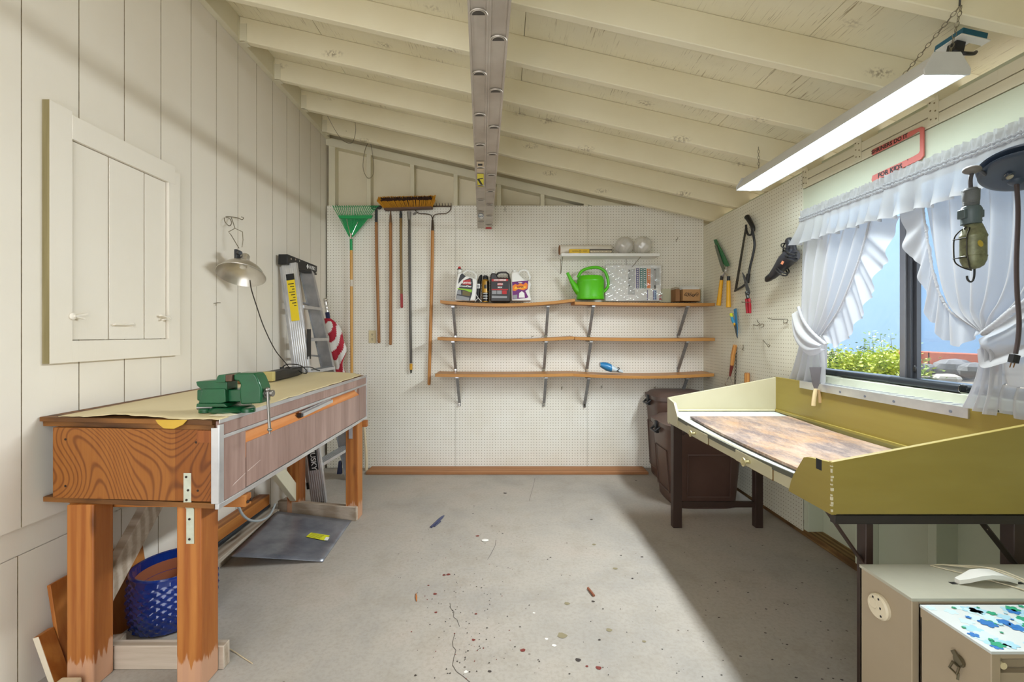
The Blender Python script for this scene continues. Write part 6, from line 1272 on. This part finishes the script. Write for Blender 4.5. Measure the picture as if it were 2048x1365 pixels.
# right half
trimR = lt([(1848, 405), (1854, 450), (1860, 490), (1870, 545), (1884, 590), (1907, 625), (1968, 664)])
band(trimR, lt([(2190, 300), (2190, 400), (2180, 480), (2150, 560), (2100, 610), (2040, 640), (1978, 664)]), 110, 40, .016, 46, .5, 0, 'drape')
band(trimR, lt([(1796, 425), (1812, 490), (1832, 530), (1850, 575), (1855, 620), (1866, 650), (1885, 674), (1905, 690), (1935, 684), (1962, 668)], .01), 14, 160, .020, 36, .4, 1, 'ruffle')
band(lt([(1968, 662), (1975, 655), (2010, 640), (2050, 610), (2120, 560)], .05), lt([(1958, 700), (1968, 735), (2010, 728), (2060, 712), (2130, 690)], .07), 24, 60, .012, 10, 0, 0, 'swag')
band(lt([(1962, 690), (1956, 740), (1940, 780), (1920, 812)], .05), lt([(1992, 700), (1996, 740), (1994, 790), (1984, 832)], .05), 40, 24, .016, 20, .3, 0, 'tail')
band(lt([(1990, 690), (1992, 730), (1994, 765)], .03), lt([(2200, 690), (2200, 750), (2200, 810)], .03), 60, 12, .012, 26, 0, 0, 'tail')
band(lt([(1996, 765), (1990, 790), (1988, 818)], .03), lt([(2200, 812), (2200, 860), (2200, 900)], .03), 80, 10, .016, 40, 0, 0, 'hem_ruffle')
m = MB(); c = curve(lt([(1966, 668), (1990, 650), (2030, 618), (2090, 580)], .07), 80); m.tube([p+V(0, 0, .0015*math.sin(i*1.3)) for i, p in enumerate(c)], .010, 12); m.build('tie_band', CLOTH, T)
m = MB(); c = curve([p+V(-.008, 0, 0) for p in trimR], 90); m.tube(c, [.0042+.0014*math.sin(i*2.6) for i in range(len(c))], 6); m.build('lace_trim', CLOTH, T)
# valance: shirred header and flounce, two lengths
def val(y0, y1, zt, zm, zb, off, n, flare=0):
    m = MB()
    def hd(u, v): y = lerp(y0, y1, u); return V(CXp-off-.006*math.sin(u*n*2.2)-.004*math.sin(u*n*5+v*4), y, lerp(zt, zm, v)+.003*math.sin(u*n*3.1+1))
    m.grid(hd, 160, 8)
    def fl(u, v):
        y = lerp(y0, y1, u); y += (v**1.2)*flare*max(0, 1-u*6); s = math.sin(u*n+.5*math.sin(u*17)); return V(CXp-off-.004-.022*v*s-.015*v, y+.012*v*math.cos(u*n), lerp(zm, zb, v)+.008*v*math.sin(u*n*.5+2))
    m.grid(fl, 160, 14); o = m.build('valance', CLOTH, T, angle=80, recalc=False)
    m = MB(); 
    for zz, a in ((zm+.012, .0045), (zm-.002, .0055)): c = [V(CXp-off-.008, lerp(y0, y1, i/120), zz+.003*math.sin(i*1.7)) for i in range(121)]; m.tube(c, [a+.0022*math.sin(i*2.3) for i in range(121)], 6)
    m.build('shirring', CLOTH, T)
val(2.66, 2.02, 1.985, 1.925, 1.785, .012, 62, .07)
val(2.06, 1.36, 1.985, 1.925, 1.775, .022, 52, 0)
m = MB(); m.cyl((1.80, 2.70, 1.955), (1.80, 1.36, 1.955), .008); m.build('rod', WHITEP, T)
# ================================================================== CORD REEL AND WORK LIGHT
T = thing('cord_reel', 'dark blue disc cord reel with a hanging black plug cord at the right edge', 'cord reel', V(1.66, 1.43, 1.7))
rc = V(1.667, 1.42, H-(347-CY)*1.42/F)
ax = V(0, 0, -1).rotation_difference(V(-.29, -.247, -.925)).to_matrix().to_4x4() @ Matrix.Diagonal((.70, .70, .8, 1)); Mr = Matrix.Translation(rc) @ ax
NB = flat('dark blue enamel', L(52, 64, 80), .3, 0, L(44, 54, 70), 4)
m = MB(); m.lathe([(0, -.002), (.06, -.002), (.128, .004), (.146, .008), (.150, .012), (.146, .016), (.12, .014), (0, .014)], Mr, 56); m.build('lower_disc', NB, T)
m = MB(); m.lathe([(0, .03), (.118, .03), (.118, .014), (.0, .014)], Mr, 40); m.build('cord_drum', DARK, T)
m = MB(); m.lathe([(0, .032), (.12, .032), (.152, .034), (.156, .038), (.152, .044), (.12, .046), (0, .05)], Mr, 56); m.build('upper_disc', NB, T)
m = MB(); m.lathe([(0, -.016), (.012, -.016), (.024, -.008), (.03, -.002), (0, -.002)], Mr @ Matrix.Translation((.0245, .052, 0)), 24); m.build('cord_grommet', NB, T)
m = MB(); p = Mr @ V(-.040, .028, -.006); q = V(1.838, 1.40, 1.80); d = (q-p).normalized(); m.bar(p-d*.01, q, .03, .006, (0, .5, .86)); m.bar(q, q+V(0, 0, -.10), .03, .006, (1, 0, 0)); m.bar(q+V(-.003, 0, -.06), Mr @ V(.03, .02, .05), .03, .006, (0, .5, .86)); m.mi = 1; m.cyl(p+V(0, -.004, -.006), p+V(0, .004, .004), .009, seg=12); m.build('bracket', [NB, flat('steel pin', L(200, 190, 170), .3, .8)], T)
m = MB(); g = Mr @ V(.0245, .052, -.014); y = g.y; pts = [g, at(2034, 380, y), at(2036, 430, y), at(2033, 520, y), at(2034, 580, y), at(2038, 640, y), at(2036, 680, y), at(2031, 708, y)]; m.tube(curve(pts, 40), .0062, 8); m.build('power_cord', flat('brown black rubber', L(66, 54, 54), .45), T)
m = MB(); e = at(2030, 710, y); f = at(2026, 726, y); m.bar(e, f, .022, .016, (0, 1, 0)); m.mi = 1
for dx in (-.006, .006): m.bar(f+V(dx, 0, 0), f+V(dx-.005, 0, -.016), .004, .0015, (0, 1, 0))
m.build('plug', [DARK, flat('brass prong', L(150, 110, 70), .4, .6)], T, bevel=.002)
T = thing('work_light', 'caged green trouble light with grey ribbed handle hanging before the right curtain', 'work light', at(1942, 560, 1.40))
y = 1.40
wx, wz = at(1942, 500, y).x, lambda py: H-(py-CY)*y/F
sc_ = y/F
m = MB(); Mw = Matrix.Translation((wx, y, 0))
m.lathe([(0, wz(377)), (.015, wz(377)), (.021, wz(384)), (.0205, wz(400)), (.018, wz(412)), (.020, wz(415)), (0, wz(415))], Mw, 24, lambda u, z: 0)
m2 = m
for k in range(16): z = lerp(wz(381), wz(411), k/15); m.tube([V(wx+(.0205-.002*(k/15))*math.cos(t), y+(.0205-.002*(k/15))*math.sin(t), z) for t in [2*PI*i/20 for i in range(20)]], .0011, 5, True)
m.build('handle', flat('grey rubber', L(92, 96, 98), .6), T)
m = MB(); m.lathe([(0, wz(412)), (.021, wz(413)), (.026, wz(420)), (.026, wz(426)), (.024, wz(446)), (.025, wz(449)), (0, wz(450))], Mw, 28); m.box(wx-.033, wx-.022, y-.012, y+.012, wz(438), wz(420)); m.box(wx+.020, wx+.031, y-.012, y+.012, wz(436), wz(421)); m.cyl((wx+.026, y, wz(441)), (wx+.036, y, wz(441)), .003); m.build('lamp_socket', flat('blue grey socket', L(78, 92, 96), .45), T, bevel=.002)
TG = flat('tarnished green guard', L(134, 138, 106), .4, .25, L(92, 92, 72), 60)
wx += .007
m = MB(); m.lathe([(.026, wz(446)), (.032, wz(450)), (.038, wz(457)), (.047, wz(470)), (.0495, wz(472)), (.0495, wz(475)), (.047, wz(477)), (.047, wz(512)), (.0495, wz(513)), (.0475, wz(516)), (.046, wz(522)), (.037, wz(532)), (.022, wz(537)), (0, wz(539))], Mw @ Matrix.Translation((.007, 0, 0)) @ Matrix.Diagonal((.66, .66, 1, 1)), 32); m.mi = 1
nb = V(-.30, -.954, 0); m.lathe([(0, -.0005), (.009, -.0005), (.009, .0012), (0, .0012)], Matrix.Translation(V(wx, y, wz(491))+nb*.031) @ V(0, 0, 1).rotation_difference(nb).to_matrix().to_4x4() @ Matrix.Diagonal((.7, 1.2, 1, 1)), 20); m.build('reflector_shell', [TG, flat('ochre badge', L(170, 150, 60), .4)], T)
m = MB()
for dy in (-.010, .010):
    cg = [V(wx-.022, y+dy, wz(457)), V(wx-.030, y+dy*1.6, wz(463)), V(wx-.040, y+dy*2, wz(476)), V(wx-.041, y+dy*2, wz(508)), V(wx-.036, y+dy*2, wz(524)), V(wx-.022, y+dy, wz(535)), V(wx-.006, y, wz(541))]; m.tube(curve(cg, 24), .002, 6)
for py in (478, 516): m.tube([V(wx-.03, y-.008, wz(py)), V(wx-.043, y-.02, wz(py)), V(wx-.043, y+.02, wz(py)), V(wx-.03, y+.008, wz(py))], .0018, 6)
m.ball(V(wx-.022, y, wz(457)), .006); m.build('guard_wire', flat('dark guard wire', L(54, 52, 44), .4, .6), T)
m = MB(); m.tube(curve([V(wx+.004, y, wz(538)), V(wx+.003, y, wz(553)), V(wx-.002, y, wz(562)), V(wx-.010, y, wz(564)), V(wx-.018, y, wz(559)), V(wx-.02, y, wz(552))], 24), .0028, 8); m.build('hook', DARK2, T)
wx -= .007
m = MB(); m.tube(curve([V(wx-.001, y, wz(378)), V(wx-.002, y, wz(360)), V(wx+.004, y, wz(346)), V(wx+.03, y+.01, wz(336)), Mr @ V(-.075, .09, .022)], 24), .0055, 8); m.build('cord', flat('grey black cord', L(64, 62, 66), .5), T)
m = MB(); m.ball(V(wx+.003, y, wz(340)), .024, (1, .9, .55)); m.build('cord_stop', flat('grey stop', L(108, 104, 100), .6), T)
